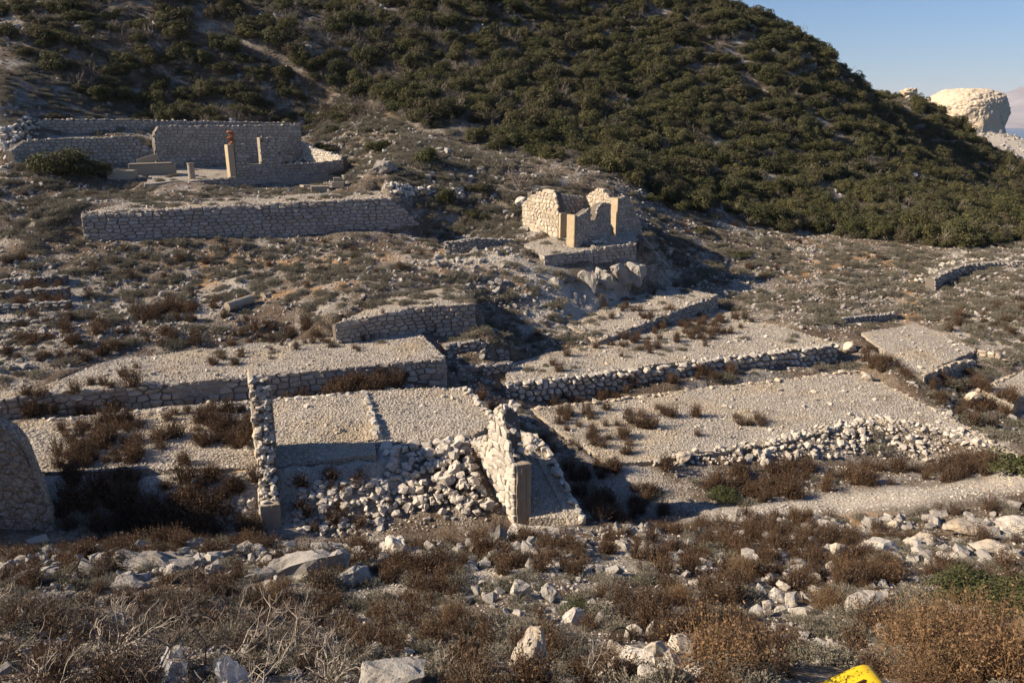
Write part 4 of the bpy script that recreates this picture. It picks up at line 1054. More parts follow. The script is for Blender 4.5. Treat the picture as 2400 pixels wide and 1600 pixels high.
class Pool:
    def __init__(s): s.r = []
    def add(s, pts, lo, hi, zone, flat=1.0, sink=.0, seed=0, power=1.6):
        if len(pts) == 0: return
        r = np.random.default_rng(seed+len(pts)); sc = lo+(hi-lo)*r.random(len(pts))**power
        for (x, y), k in zip(pts, sc): s.r.append((x, y, k, zone, flat, sink))
    def build(s, name, protos, cat, labelf, stuff_name, stuff_label, limit=300, tilt=.12, make=None, cull=True, zones=None):
        A = np.array([(q_[0], q_[1], q_[2], q_[4], q_[5]) for q_ in s.r]); zn = [q_[3] for q_ in s.r]
        z = surf(A[:,0], A[:,1]) - A[:,4]*A[:,2]
        vis = in_view(A[:,0], A[:,1], z) & seen(A[:,0], A[:,1], z+.3)
        near = in_view(A[:,0], A[:,1], z, 500)
        size = np.where(vis, view_size(A[:,0], A[:,1], z, A[:,2]), -1)
        order = np.argsort(-size); r = np.random.default_rng(3)
        rot = np.c_[r.uniform(-tilt, tilt, len(A)), r.uniform(-tilt, tilt, len(A)), r.uniform(0, 6.283, len(A))]
        sq = r.uniform(*((.7, 1.35) if make else (.85, 1.2)), (len(A), 3)); scl = A[:,2:3]*sq; scl[:,2] *= A[:,3]
        pick = r.integers(0, len(protos), len(A))
        first = [None]*len(protos)
        for i in [j for j in order[:limit] if size[j] > 0]:
            k = pick[i]
            o = make(name, k) if make else None
            if o is None:
                o = bpy.data.objects.new(name, protos[k]); C.objects.link(o)
            o.location = (A[i,0], A[i,1], z[i]); o.rotation_euler = rot[i]; o.scale = scl[i]
            lab, grp = labelf(zn[i], A[i,2], (A[i,0], A[i,1], z[i]), k); tag(o, lab, cat, grp)
            if first[k] is None: first[k] = o if o.type == 'MESH' else [c for c in o.children if c.name.startswith('crown') or c.name.startswith('twigs')][0]
        rest = [j for j in order[limit:] if (near[j] if cull else True)]
        if rest:
            pr = [f for f in first if f is not None]; mp = {k: n for n, k in enumerate([k for k in range(len(protos)) if first[k] is not None])}
            rest = np.array(rest); pk = np.array([mp.get(pick[j], 0) for j in rest])
            o = gn_scatter(stuff_name, pr, None, A[rest,0], A[rest,1], z[rest], scl[rest], rot[rest], pk)
            tag(o, stuff_label, cat, kind='stuff')
        print(name, len(A), 'kept', min(limit, int((size > 0).sum())), 'rest', len(rest))
ZONES = {
 'gully_left':  [(20,935),(20,908),(560,872),(1030,886),(1060,888),(840,897),(430,930),(95,960)],
 'low_left':    [(130,985),(400,945),(560,940),(600,1010),(440,1075),(130,1078)],
 'low_left_b':  [(640,930),(830,905),(865,1010),(640,1040)],
 'yard':        [(140,1095),(600,1095),(600,1228),(140,1232)],
 'room':        [(660,1080),(1090,1060),(1160,1205),(670,1228)],
 'slope_brown': [(190,835),(400,800),(920,752),(760,742),(420,690),(230,740)],
 'grey_top':    [(700,740),(1088,698),(1045,645),(900,655),(660,680)],
 'mid_slope':   [(190,565),(1000,565),(1000,640),(650,690),(420,690),(180,740)],
 'mid_left':    [(0,915),(200,860),(560,800),(560,860),(100,905)],
 'mid_right':   [(620,790),(950,765),(1000,815),(620,845)],
 'left_slope':  [(0,110),(60,250),(60,310),(290,450),(180,480),(130,560),(0,560)],
 'ledges':      [(0,600),(140,590),(190,830),(0,880)],
 'above_house': [(0,100),(250,200),(720,235),(760,290),(420,268),(90,266)],
 'right_slope': [(700,300),(800,260),(1250,420),(1200,540),(1020,555),(960,450),(810,430)],
 'hut_terrace': [(1210,560),(1300,545),(1440,545),(1400,565),(1260,590)],
 'below_hut':   [(1000,565),(1200,575),(1250,625),(1300,690),(1180,720),(1100,690),(1000,640)],
 'valley':      [(1480,480),(1650,510),(1850,545),(2000,575),(2352,580),(2352,760),(2110,740),(1960,755),(1760,715),(1640,670),(1500,620)],
 'hut_right':   [(1470,560),(1560,570),(1650,640),(1540,650),(1480,650)],
 'top_right':   [(1180,820),(1370,785),(1645,680),(1545,657),(1400,690),(1230,720),(1110,760)],
 'mid_right_terr': [(1175,860),(1380,788),(1650,712),(1750,740),(1560,810),(1300,855)],
 'mid_right_far':  [(1650,712),(1900,785),(1600,825),(1560,810)],
 'gully_right': [(1168,900),(1560,862),(1940,856),(1965,850),(1600,890),(1220,932)],
 'low_right':   [(1260,955),(1480,935),(1560,945),(1500,1000),(1420,1055),(1370,1050)],
 'low_right_b': [(1590,950),(1740,955),(1760,985),(1600,975)],
 'low_right_c': [(1480,960),(2000,880),(2000,950),(1780,1010),(1480,1045)],
 'basin':       [(1480,1078),(1750,1075),(2250,1045),(2340,1080),(1990,1120),(1690,1165),(1520,1190),(1450,1140)],
 'gully_mid':   [(1160,905),(1215,945),(1300,1010),(1420,1075),(1490,1190),(1380,1200),(1300,1080),(1150,970),(1090,895)],
 'house_front': [(290,462),(545,436),(790,440),(890,440),(700,462),(300,480)],
 'house_floor': [(400,400),(530,398),(540,410),(440,418),(330,430)],
 'steps':       [(985,765),(1170,755),(1190,830),(1150,880),(1060,870),(1010,800)],
 'gully_far':   [(1985,790),(2070,850),(2122,868),(2195,860),(2320,840),(2240,890),(2340,930),(2352,1020),(2240,985),(2080,890),(1985,850)],
 'far_slope':   [(2110,740),(2352,700),(2352,800),(2250,800)],
 'fore_far':    [(0,1250),(660,1252),(1300,1222),(1700,1190),(2352,1160),(2352,1300),(1200,1330),(0,1345)],
 'fore_mid':    [(0,1345),(1200,1330),(2352,1300),(2352,1420),(0,1440)],
 'fore_near':   [(0,1440),(2352,1420),(2500,1700),(-100,1700)],
}
ZW = {k: wpoly(v) for k, v in ZONES.items()}
ZW['open'] = [(-36,27),(38,27),(44,62),(20,72),(-36,80)]
ZN = {'gully_left': 'in the trench behind the lowest left terrace', 'low_left': 'on the lowest left gravel terrace', 'low_left_b': 'on the lowest left gravel terrace', 'yard': 'in the shaded yard between the plastered wall and the ruin',
 'room': 'inside the near ruin', 'slope_brown': 'along the bank above the middle left terrace', 'grey_top': 'on the grey shrub terrace above the short wall', 'mid_slope': 'on the slope below the long retaining wall',
 'mid_left': 'on the middle left gravel terrace', 'mid_right': 'on the middle left gravel terrace', 'left_slope': 'on the slope at the left edge', 'ledges': 'on the stony ledges at the left edge', 'above_house': 'on the slope above the roofless house',
 'right_slope': 'on the rocky slope between the roofless house and the hut', 'hut_terrace': 'on the platform of the small hut', 'below_hut': 'on the rubble slope left of the hut platform', 'valley': 'in the open scrub below the wooded hillside',
 'hut_right': 'in the shaded scree right of the hut', 'top_right': 'on the upper right gravel patch', 'mid_right_terr': 'on the middle right gravel terrace', 'mid_right_far': 'on the middle right gravel terrace',
 'gully_right': 'in the trench below the rough right wall', 'low_right': 'on the lowest right gravel terrace', 'low_right_b': 'on the lowest right gravel terrace', 'low_right_c': 'on the lowest right gravel terrace', 'basin': 'in the hollow below the rubble bank',
 'gully_mid': 'in the dark central gully', 'gully_far': 'in the gully past the right hand terraces', 'open': 'on the open slopes', 'house_front': 'in front of the roofless house', 'house_floor': 'on the floor of the roofless house', 'steps': 'on the low stone steps', 'far_slope': 'on the stony slope at the right edge', 'fore_far': 'along the crest of the foreground slope', 'fore_mid': 'halfway up the foreground slope',
 'fore_near': 'in the nearest part of the foreground', 'rubble_bank': 'in the rubble bank in front of the lowest right terrace', 'scree': 'in the pale scree beside the hut'}
def sized(s, a, b): return 'small' if s < a else ('large' if s > b else 'medium')
MARKS = [(600,330,'the roofless house'),(400,520,'the left half of the long retaining wall'),(800,510,'the right half of the long retaining wall'),(1330,500,'the small hut'),(1360,600,'the hut platform'),(930,725,'the wall of the grey terrace'),(300,900,'the left half of the mid terrace wall'),
 (800,870,'the right half of the mid terrace wall'),(1350,860,'the left half of the rough knobbly wall'),(1780,820,'the right half of the rough knobbly wall'),(1520,730,'the low slanting wall'),(2110,800,'the far right gravel flat'),(2250,610,'the curved wall'),
 (570,690,'the fallen column'),(80,740,'the stony ledges'),(150,360,'the big juniper'),(60,1080,'the plastered wall'),(620,1060,'the tall broken wall'),(1180,1080,'the sunlit ruin wall'),(980,1110,'the rubble heap in the ruin'),
 (850,950,'the dividing stone line'),(1620,960,'the brown strip on the lowest right terrace'),(1850,1035,'the rubble bank'),(2000,1140,'the pale gravel bank'),(2335,1085,'the green bush at the right edge'),(1100,790,'the three low stone steps'),
 (680,1318,'the slanting bedrock slab'),(330,1275,'the pale outcrop below the plastered wall'),(905,1275,'the jagged white boulder'),(1220,1510,'the standing pale boulder'),(1470,1490,'the pile of white stones'),
 (1970,1550,'the yellow plastic can'),(390,1535,'the crumpled plastic bag'),(2270,1340,'the big green bush'),(1640,1480,'the rusty seed shrub'),(1810,1370,'the cluster of white stones'),(2150,1230,'the white bedrock ledge'),(1400,1140,'the dark central gully'),
 (1212,1375,'the pair of grey boulders'),(1145,1248,'the pointed boulder below the post'),(90,1250,'the white boulder under the plastered wall'),(1030,470,'the round bush left of the hut'),(1495,460,'the lone yellow green bush'),(450,700,'the pale scree left of the fallen column'),
 (2080,650,'the orange footpath'),(1850,540,'the foot of the big trees'),(2240,870,'the gully at the right'),(1600,600,'the shaded scree right of the hut'),(1100,620,'the rubble slope left of the hut platform'),(400,830,'the left end of the middle left terrace')]
def where(p):
    px, py = to_px(*p); best = None
    for mx, my, nm in MARKS:
        d = math.hypot((px-mx)*.8, (py-my)*1.3)
        if best is None or d < best[0]: best = (d, mx, my, nm)
    d, mx, my, nm = best; dx, dy = px-mx, (py-my)*1.6
    if d < 38: return 'beside '+nm
    far = 'just ' if d < 110 else 'well '
    if abs(dx) > abs(dy): return far+('left of ' if dx < 0 else 'right of ')+nm
    return far+('behind ' if dy < 0 else 'in front of ')+nm
brown = Pool()
for k, d, cl, lo, hi in (('gully_left',9,.2,.45,1.0),('low_left',7,.8,.35,.8),('low_left_b',.12,.5,.25,.5),('yard',14,.2,.45,.95),('room',1.4,.5,.3,.7),('slope_brown',2.6,.9,.35,.75),('mid_slope',.35,.8,.3,.7),
                  ('mid_left',.7,.9,.3,.6),('mid_right',.5,.8,.25,.5),('left_slope',.2,.5,.3,.6),('steps',1.2,.6,.35,.7),('ledges',1.6,.8,.35,.75),('top_right',.4,.8,.3,.6),('mid_right_terr',1.6,.7,.3,.65),('mid_right_far',.08,.3,.3,.5),
                  ('gully_right',3.2,.4,.4,.8),('low_right',2.6,.5,.35,.8),('low_right_b',4,.3,.35,.65),('low_right_c',.06,.4,.3,.6),('basin',4.2,.7,.35,.85),('gully_mid',2.4,.6,.4,.85),('gully_far',3.0,.7,.4,.85),('far_slope',.9,.8,.4,.8),
                  ('valley',.12,.6,.3,.6),('fore_far',3.4,.8,.25,.6),('fore_mid',2.6,.9,.25,.6),('fore_near',2.4,.9,.25,.55)):
    brown.add(scatter(ZW[k], d, cl, .5, 101), lo, hi, k, 1.0, .02, 5)
brown.build('brown_shrub', P_BROWN, 'dry shrub', lambda z, s, p, k: (f'{sized(s,.45,.62)} dry brown shrub {where(p)}', f'{sized(s,.45,.62)} dry brown shrubs {where(p)}'),
            'dry_undergrowth', 'dry brown undergrowth filling the trenches and hollows between the terraces')
grey = Pool()
for k, d, cl, lo, hi in (('grey_top',4.2,.2,.3,.6),('steps',1.0,.5,.3,.5),('mid_slope',1.2,.6,.3,.65),('slope_brown',.4,.5,.3,.55),('left_slope',4.2,.35,.3,.85),('house_front',1.6,.5,.3,.6),('house_floor',.5,.4,.3,.6),('above_house',4.0,.3,.35,.9),('right_slope',4.2,.35,.3,.95),('below_hut',1.6,.6,.3,.7),
                  ('valley',1.3,.5,.25,.8),('hut_right',.9,.5,.3,.7),('top_right',1.3,.7,.25,.55),('mid_right_terr',.5,.8,.25,.5),('mid_right_far',.3,.5,.25,.5),('hut_terrace',.4,.3,.3,.5),('low_left_b',.1,.3,.2,.4),
                  ('far_slope',.9,.6,.3,.8),('basin',.3,.5,.3,.6),('ledges',.4,.5,.3,.6),('fore_far',2.4,.8,.2,.5),('fore_mid',3.6,.7,.2,.5),('fore_near',4.4,.5,.2,.45),('mid_left',.1,.3,.2,.4),('mid_right',.3,.4,.2,.4),('gully_far',.3,.4,.3,.6),('yard',.2,.4,.3,.5)):
    grey.add(scatter(ZW[k], d, cl, .4, 211), lo, hi, k, 1.0, .05, 9)
# the wooded hillside
hp = scatter(HILL, 1.3, .12, .12, 17)
gap = fbm(hp[:,0]*.09, hp[:,1]*.09, 63, 3)
rk_ = np.clip(fbm(hp[:,0]*.16, hp[:,1]*.16, 77, 4)*4-.9, 0, 1)
keep = ((rk_ < .75) | (hp[:,0] < -5)) & (gap > -.62)
stripe = (hp[:,0] > 30) & (np.sin(hp[:,1]*.45+hp[:,0]*.25+2*gap) > .72) & (hp[:,1]-hp[:,0]*.2 < 88)
hp = hp[keep & ~stripe]
r_ = np.random.default_rng(5); kind = r_.random(len(hp)); leftness = np.clip((5-hp[:,0])/60, 0, .3)
bare_m = kind < .17+leftness*1.2; gr = kind > .965
def mk_tree(protos):
    def f(name, k):
        root = bpy.data.objects.new(name, None); C.objects.link(root)
        c = bpy.data.objects.new('crown', protos[k]); C.objects.link(c); c.parent = root
        t = bpy.data.objects.new('trunk', P_TRUNK[k % 3]); C.objects.link(t); t.parent = root
        return root
    return f
HM = [(200,120,'the far left of the wood above the house'),(500,150,'the wood above the roofless house'),(800,180,'the wood right of the house'),(1050,260,'the wood in the valley head'),(1250,320,'the wood behind the small hut'),(1450,380,'the wood up right of the hut'),
 (1650,440,'the wood above the lone yellow green bush'),(1850,470,'the clump of big trees over the orange soil'),(2000,500,'the wood above the orange footpath'),(2150,520,'the wood above the curved wall'),(2300,530,'the wood at the right edge'),(1600,200,'the middle of the spur'),(1900,300,'the right half of the spur'),(1200,120,'the top of the middle slope')]
def hill_where(p):
    px, py = to_px(*p)
    return 'in '+min(HM, key=lambda m: math.hypot(px-m[0], py-m[1]))[2]
def hill_row(p):
    d = p[1]
    return 'front row' if d < 68 else ('second row' if d < 75 else ('third row' if d < 82 else 'high row'))
trees = Pool(); trees.add(hp[~bare_m & ~gr], .75, 1.85, 'hill', 1.0, .1, 3, 1.2)
trees.build('evergreen_shrub', P_CROWN, 'evergreen shrub', lambda z, s, p, k: (f'{sized(s,1.2,1.6)} dark evergreen shrub, {hill_row(p)}, {hill_where(p)}', f'{sized(s,1.2,1.6)} evergreens, {hill_row(p)} {hill_where(p)}'),
            'hillside_woodland', 'dense evergreen scrub covering the upper hillside', make=mk_tree(P_CROWN), tilt=.1, limit=260)
tg = Pool(); tg.add(hp[gr], .7, 1.3, 'hill', 1.0, .1, 3)
tg.build('evergreen_shrub', P_CROWNG, 'evergreen shrub', lambda z, s, p, k: (f'brighter green shrub, {hill_row(p)}, {hill_where(p)}', f'brighter green shrubs {hill_row(p)} {hill_where(p)}'), 'hillside_woodland', 'brighter green shrubs dotted over the hillside', make=mk_tree(P_CROWNG), limit=24)
bb = Pool(); bb.add(hp[bare_m], 1.2, 2.3, 'hill', .9, .05, 3)
bb.build('bare_shrub', P_BARE, 'bare shrub', lambda z, s, p, k: (f'{sized(s,1.2,1.6)} leafless grey shrub, {hill_row(p)}, {hill_where(p)}', f'{sized(s,1.2,1.6)} leafless grey shrubs {hill_row(p)} {hill_where(p)}'), 'bare_scrub', 'leafless grey scrub among the evergreens')
grey.add(scatter([(84,146),(150,150),(150,205),(96,200)], .05, .8, .1, 92), .4, 1.3, 'far_slope', 1.0, .05, 9)
gp = scatter(HILL, 1.1, .3, .2, 23); ug = Pool(); ug.add(gp, .6, 1.3, 'hill', 1.0, .05, 3)
grey.add(open_ground(scatter(ZW['open'], 1.6, .5, .3, 411)), .25, .8, 'open', 1.0, .05, 9); grey.r += ug.r; ZN['hill'] = 'on the wooded hillside'
grey.build('grey_shrub', P_GREY, 'low shrub', lambda z, s, p, k: (f'{sized(s,.36,.58)} grey cushion shrub {where(p)}', f'{sized(s,.36,.58)} grey green shrubs {where(p)}'),
           'low_scrub', 'low grey green scrub spread over the slopes')

# single bushes below the wood
def bush(px, py, s, label, mats=P_CROWN, flat=.85, k=0, wide=1.0, Y=None):
    p = G(px, py) if Y is None else at(px, py, Y)
    r = mk_tree(mats)('evergreen_bush', k); r.location = p; r.scale = (s*wide, s, s*flat); r.rotation_euler = (0,0,k*1.7); tag(r, label, 'bush')
bush(150, 402, 2.2, 'big dark windswept juniper bush left of the roofless house', P_CROWN, .95, 1, 1.25)
bush(215, 408, 1.5, 'smaller dark bush against the right side of the big juniper', P_CROWN, .75, 2, 1.3)
bush(120, 278, 1.25, 'dark low bush at the left end of the upper stone wall', P_CROWN, .7, 3, 1.2)
bush(438, 268, 1.0, 'olive bush just above the middle of the upper stone wall', P_CROWN, .6, 4, 1.3)
bush(745, 350, 1.3, 'dark bush at the right corner of the roofless house', P_CROWN, .6, 5, 1.3)
bush(765, 305, 1.1, 'dark bush up the slope from the house corner', P_CROWN, .8, 0)
bush(1022, 470, 1.05, 'round dark bush by the white rubble, left of the hut', P_CROWN, 1.0, 2)
bush(1100, 440, 1.2, 'broad dark bush behind the white rubble, left of the hut', P_CROWN, .75, 3, 1.2)
bush(1085, 500, .7, 'small dark bush below the round one, left of the hut', P_CROWN, .9, 4)
bush(1115, 508, .6, 'smallest dark bush of the pair below the round one, left of the hut', P_CROWN, .9, 5)
bush(980, 380, 1.2, 'yellowish green bush on the slope between the house and the hut', P_CROWNG, 1.1, 0)
bush(875, 350, 1.4, 'dark bush above the rocks right of the house', P_CROWN, .8, 1)
bush(1140, 345, 1.3, 'dark bush at the foot of the hill behind the hut', P_CROWN, .8, 2)
bush(1497, 462, .75, 'round yellow green bush standing alone right of the hut', P_CROWNG, .9, 1)
bush(1610, 535, .9, 'small dark bush in the scrub right of the hut', P_CROWN, .7, 3)
bush(1700, 590, .9, 'low dark bush in the open scrub far right of the hut', P_CROWN, .5, 4, 1.4)
bush(2335, 1085, 1.0, 'green bush at the right edge behind the gravel bank', P_CROWNG, .75, 0, 1.2)
def bare(px, py, s, label, k):
    p = G(px, py); o = bpy.data.objects.new('bare_shrub', P_BARE[k % 3]); C.objects.link(o); o.location = p; o.scale = (s*1.2, s, s); tag(o, label, 'bare shrub')
bare(1195, 432, 2.0, 'spreading leafless grey tree behind the left wall of the hut', 0)
bare(1265, 425, 1.9, 'leafless grey tree right behind the hut gable', 1)
bare(1330, 440, 1.6, 'leafless grey bush inside the back of the hut', 2)
bare(1130, 395, 1.7, 'leafless grey bush up left of the hut', 0)
bare(1240, 515, .8, 'dark leafless bush at the foot of the hut gable', 1)

# stones
st = Pool()
for k, d, cl, lo, hi in (('fore_far',14,.6,.07,.58),('fore_mid',15,.7,.05,.38),('fore_near',14,.8,.05,.3),('mid_slope',3.0,.9,.10,.45),('left_slope',4,.7,.15,.6),('house_front',2,.5,.12,.5),('above_house',2.2,.8,.15,.5),('right_slope',4.5,.8,.15,.8),('below_hut',5,.8,.12,.6),('steps',5,.6,.12,.45),
                  ('valley',2.2,.8,.12,.45),('hut_right',5,.5,.15,.7),('top_right',1.6,.9,.1,.4),('basin',5,.9,.08,.35),('gully_mid',4,.8,.1,.4),('gully_far',2.5,.8,.1,.5),('far_slope',3,.8,.1,.5),('ledges',4,.8,.12,.5),('slope_brown',2,.8,.1,.4),('yard',9,.6,.12,.5),('room',5,.6,.12,.42),('low_left',.6,.5,.1,.3)):
    st.add(scatter(ZW[k], d, cl, .35, 307), lo, hi, k, 1.0, -.12, 7, 3.0)
st.add(open_ground(scatter(ZW['open'], 3.5, .7, .35, 511)), .09, .45, 'open', 1.0, -.1, 7, 3.0)
st.add(scatter([(84,146),(150,150),(150,205),(96,200)], .5, .8, .1, 91), .3, 1.7, 'far_slope', 1.0, -.1, 3, 2.5)
fh = scatter(HILL, .5, 1.0, .12, 71); st.add(fh, .2, 1.2, 'left_slope', 1.0, -.1, 3, 2.5)
st.build('boulder', RK, 'boulder', lambda z, s, p, k: (f'{sized(s,.2,.36)} angular pale boulder {where(p)}', f'{sized(s,.2,.36)} pale boulders {where(p)}'), 'loose_stones', 'loose limestone rubble littering the slopes', tilt=.6)
# rubble heaps: the stones that lie on one another
def heap(name, label, poly, n, lo, hi, hgt, mats, seed, stuff_extra=0, hf=None):
    A = np.array(poly); c = A[:,:2].mean(0); z0 = float(surf(c[0], c[1])); root = thing(name, (c[0], c[1], z0), label, 'rubble heap')
    r = random.Random(seed); k = 0; tries = 0
    while k < n and tries < n*30:
        tries += 1
        x = r.uniform(A[:,0].min(), A[:,0].max()); y = r.uniform(A[:,1].min(), A[:,1].max())
        if not bool(inside(poly, np.array([x]), np.array([y]))[0]): continue
        e = float(edge_dist(poly, np.array([x]), np.array([y]))[0]); s = lo+(hi-lo)*r.random()**1.7
        hh = (hf(x, y, e) if hf else min(1, e/1.0)*hgt)
        z = float(surf(x, y)) + hh*r.uniform(.75, 1.0) + s*.12
        o = bpy.data.objects.new('rubble_stone', mats[r.randrange(len(mats))]); C.objects.link(o); o.parent = root
        o.location = (x-c[0], y-c[1], z-z0); o.scale = (s, s*r.uniform(.8,1.1), s*r.uniform(.8,1.2)); o.rotation_euler = (r.uniform(-.7,.7), r.uniform(-.7,.7), r.uniform(0,6.28)); k += 1
    return root
heap('rubble_heap', 'heap of big pale fallen blocks inside the near ruin against the sunlit wall', wpoly([(885,1040),(1072,1030),(1100,1100),(1138,1195),(960,1185),(800,1170),(890,1110)]), 300, .2, .52, .8, RKW, 1, 0, lambda x, y, e: max(0.02, (-11.9+(y-20.3)/2.6*1.35+.35*max(0,min(1,(x+4)/3)) - float(surf(x, y))))*min(1, e/.6+.1)*max(.05, min(1, (x+4.3)/1.6)))
heap('rubble_heap', 'scatter of pale blocks at the foot of the tall broken wall, inside the ruin', wpoly([(672,1120),(800,1095),(930,1130),(900,1215),(680,1230)]), 210, .14, .45, .14, RKW, 2)
heap('rubble_heap', 'shaded blocks heaped outside the tall broken wall', wpoly([(440,1175),(585,1150),(585,1225),(430,1222)]), 90, .14, .42, .12, RKW, 3)
heap('rubble_heap', 'white rubble tumbled down the right end of the long retaining wall terrace', wpoly([(885,432),(1060,428),(1070,470),(990,450),(900,448)]), 170, .25, .7, .4, RKW, 4)
heap('rubble_heap', 'pale rubble bank along the front of the lowest right terrace', wpoly([(1480,1068),(1560,1048),(1780,1005),(2010,955),(2200,985),(2330,1045),(2230,1048),(2000,1046),(1750,1072),(1560,1076)]), 300, .18, .46, .08, RKW, 5)
heap('rubble_heap', 'pale loose stones along the broken right side of the roofless house', wpoly([(655,372),(790,368),(770,352),(700,350)]), 70, .25, .6, .5, RKW, 6)
heap('rubble_heap', 'white rubble spilling at the far left beside the curving wall', wpoly([(0,300),(60,260),(100,290),(60,330),(20,400),(0,420)]), 130, .3, .8, .3, RKW, 7)
heap('rubble_heap', 'blocks lying on the hut platform in front of the hut wall', wpoly([(1345,560),(1385,548),(1395,562),(1360,572)]), 26, .2, .5, .3, RKW, 8)
heap('rubble_heap', 'pale tumbled stones along the outside of the curved wall at the right', wpoly([(2095,652),(2150,612),(2230,597),(2345,592),(2345,600),(2230,606),(2170,622),(2135,650)]), 200, .18, .5, .15, RKW, 10)
heap('rubble_heap', 'big stones on the platform right of the concrete corner post', wpoly([(1205,1000),(1245,1015),(1275,1055),(1222,1060)]), 60, .18, .5, .3, RKW, 9)
rest = wpoly([(1480,1066),(1780,1015),(2010,960),(2200,985),(2330,1045),(2230,1042),(2000,1040),(1750,1066),(1560,1072)])
# gravel on the terraces
def gravel(key, dens, lo, hi, label, poly=None, q_=None):
    if q_ is None: q_ = scatter(poly or TERR[key][0], dens, 0, 1, 900)
    x, y = q_[:,0], q_[:,1]; z = surf(x, y); r = np.random.default_rng(8); n = len(x)
    s = lo+(hi-lo)*r.random(n)**2
    rot = np.c_[r.uniform(-1,1,n), r.uniform(-1,1,n), r.uniform(0,6.28,n)]
    o = gn_scatter('gravel', GPROTO, None, x, y, z+s*.12, np.c_[s,s*.9,s*.65], rot*np.array([.5,.5,1]), r.integers(0, len(GPROTO), n))
    tag(o, label, 'gravel', kind='stuff')
GPROTO = []
for k in range(5):
    p = G(*[(1960,925),(1700,985),(720,960),(1000,950),(1500,870)][k]); o = bpy.data.objects.new('stone', RKG[k]); C.objects.link(o); o.location = p+Vector((0,0,.04)); o.scale = [.2]*3
    o.rotation_euler = (.3*k,.2,k)
    tag(o, ['single pale stone lying near the far end of the lowest right terrace', 'single pale stone by the rubble bank of the lowest right terrace', 'single stone on the lowest left terrace right of the tall broken wall', 'single stone on the sunken strip of the lowest left terrace', 'single stone in the trench below the rough right wall'][k], 'stone')
    GPROTO.append(o)
for k, d, lo, hi in (('left_low',85,.05,.125),('left_mid',80,.04,.12),('left_grey',20,.06,.14),('right_low',105,.035,.11),('right_mid',70,.04,.13),('right_top',40,.06,.15),('main',35,.07,.16),('hut',40,.06,.15),('far_flat',40,.05,.12),('far_low',40,.05,.12),('room_side',45,.05,.15)):
    gravel(k, d, lo, hi, 'pale limestone gravel spread over the terrace')
for kk in ('left_low','left_mid','right_low','right_mid','right_top','far_flat'): gravel(kk, 1.6, .12, .34, 'larger half buried stones lying on the gravel terrace')
gravel(None, 45, .07, .26, 'small pale rubble filling the bank between the larger blocks', rest)
for k, d, hi in (('fore_far',30,.12),('fore_mid',40,.10),('fore_near',55,.07),('basin',30,.12),('room',50,.16),('yard',45,.14),('mid_slope',8,.16),('below_hut',14,.18),('top_right',14,.14),('ledges',12,.18),('far_slope',12,.16)):
    gravel(None, d, .03, hi, f'small broken limestone {ZN[k]}', ZW[k])
og = open_ground(scatter(ZW['open'], 14, 0, 1, 77)); gravel(None, 0, .05, .2, 'small broken limestone over the open slopes', None, og)
gravel(None, 45, .05, .13, 'pale gravel on the long bank at the right', wpoly([(1690,1172),(1900,1150),(2100,1120),(2352,1088),(2352,1140),(2100,1165),(1900,1185)]))
#FOREGROUND
def big_rock(name, px, py, w, d, h, label, seed, mat=M_WHITE, rz=0, sink=.25, pts=22, boxy=.45, tilt=(0,0), rough=.05, cat='boulder', Y=None, rises=0, cuts=3, taper=0):
    p = G(px, py) if Y is None else at(px, py, Y)
    rr = random.Random(seed); bm = bmesh.new()
    for _ in range(pts):
        v = rv(rr); m_ = max(abs(v.x), abs(v.y), abs(v.z)); v = v*(1-boxy)+(v/m_)*boxy*.9; v *= rr.uniform(.8, 1.05)
        tp = 1-taper*(v.z*.5+.5)
        bm.verts.new((v.x*w*.5*tp, v.y*d*.5*tp, v.z*h*.5))
    r = bmesh.ops.convex_hull(bm, input=bm.verts[:])
    bmesh.ops.delete(bm, geom=[e for e in r['geom_interior'] if isinstance(e, bmesh.types.BMVert)], context='VERTS')
    bmesh.ops.subdivide_edges(bm, edges=bm.edges[:], cuts=cuts, use_grid_fill=True); bmesh.ops.triangulate(bm, faces=bm.faces[:])
    bm.normal_update(); sd = Vector((seed*1.3, seed*.7, seed*2.1)); k = max(w, d, h)
    off = [(v, v.normal.copy()) for v in bm.verts]
    for v, n_ in off:
        q_ = v.co/k
        a = mn.fractal(q_*3+sd, .9, 2.0, 4)*.9 - abs(mn.noise(q_*6+sd))*.6 - max(0, mn.noise(q_*11+sd)-.1)*.6
        v.co += n_*a*rough*k
    me = bpy.data.meshes.new('boulder'); bm.to_mesh(me); bm.free(); me.materials.append(mat)
    o = bpy.data.objects.new(name, me); C.objects.link(o); o.location = p+Vector((0,0,h*(.5-sink)+rises)); o.rotation_euler = (tilt[0], tilt[1], rz)
    return tag(o, label, cat)
# bedrock and boulders of the near slope
big_rock('bedrock_slab', 680, 1325, 2.6, 1.0, .95, 'long slanting bedrock slab with a lit ridge, below the tall broken wall', 3, M_GREY, R(12), .42, 16, .8, (R(-16), R(-12)), .075, 'bedrock', cuts=5)
big_rock('bedrock_outcrop', 335, 1302, 2.4, .9, .65, 'broad pale outcrop with a pitted face below the plastered wall', 8, M_GREY, R(-4), .38, 22, .8, (R(6),R(3)), .085, 'bedrock', cuts=5)
big_rock('boulder', 575, 1278, 1.0, .6, .45, 'grey blocky outcrop right at the foot of the concrete jamb', 15, M_GREY, R(10), .35, 22, .8, (0,R(5)), .08, cuts=4)
big_rock('boulder', 725, 1275, 1.0, .6, .5, 'dark fronted block just right of the concrete jamb foot', 17, M_GREY, R(-10), .35, 20, .7, (0,0), .05, cuts=4)
big_rock('boulder', 815, 1345, .8, .55, .55, 'pitted grey boulder just right of the slanting bedrock slab', 21, M_GREY, R(30), .3, 24, .4, (0,R(-10)), .08, cuts=4)
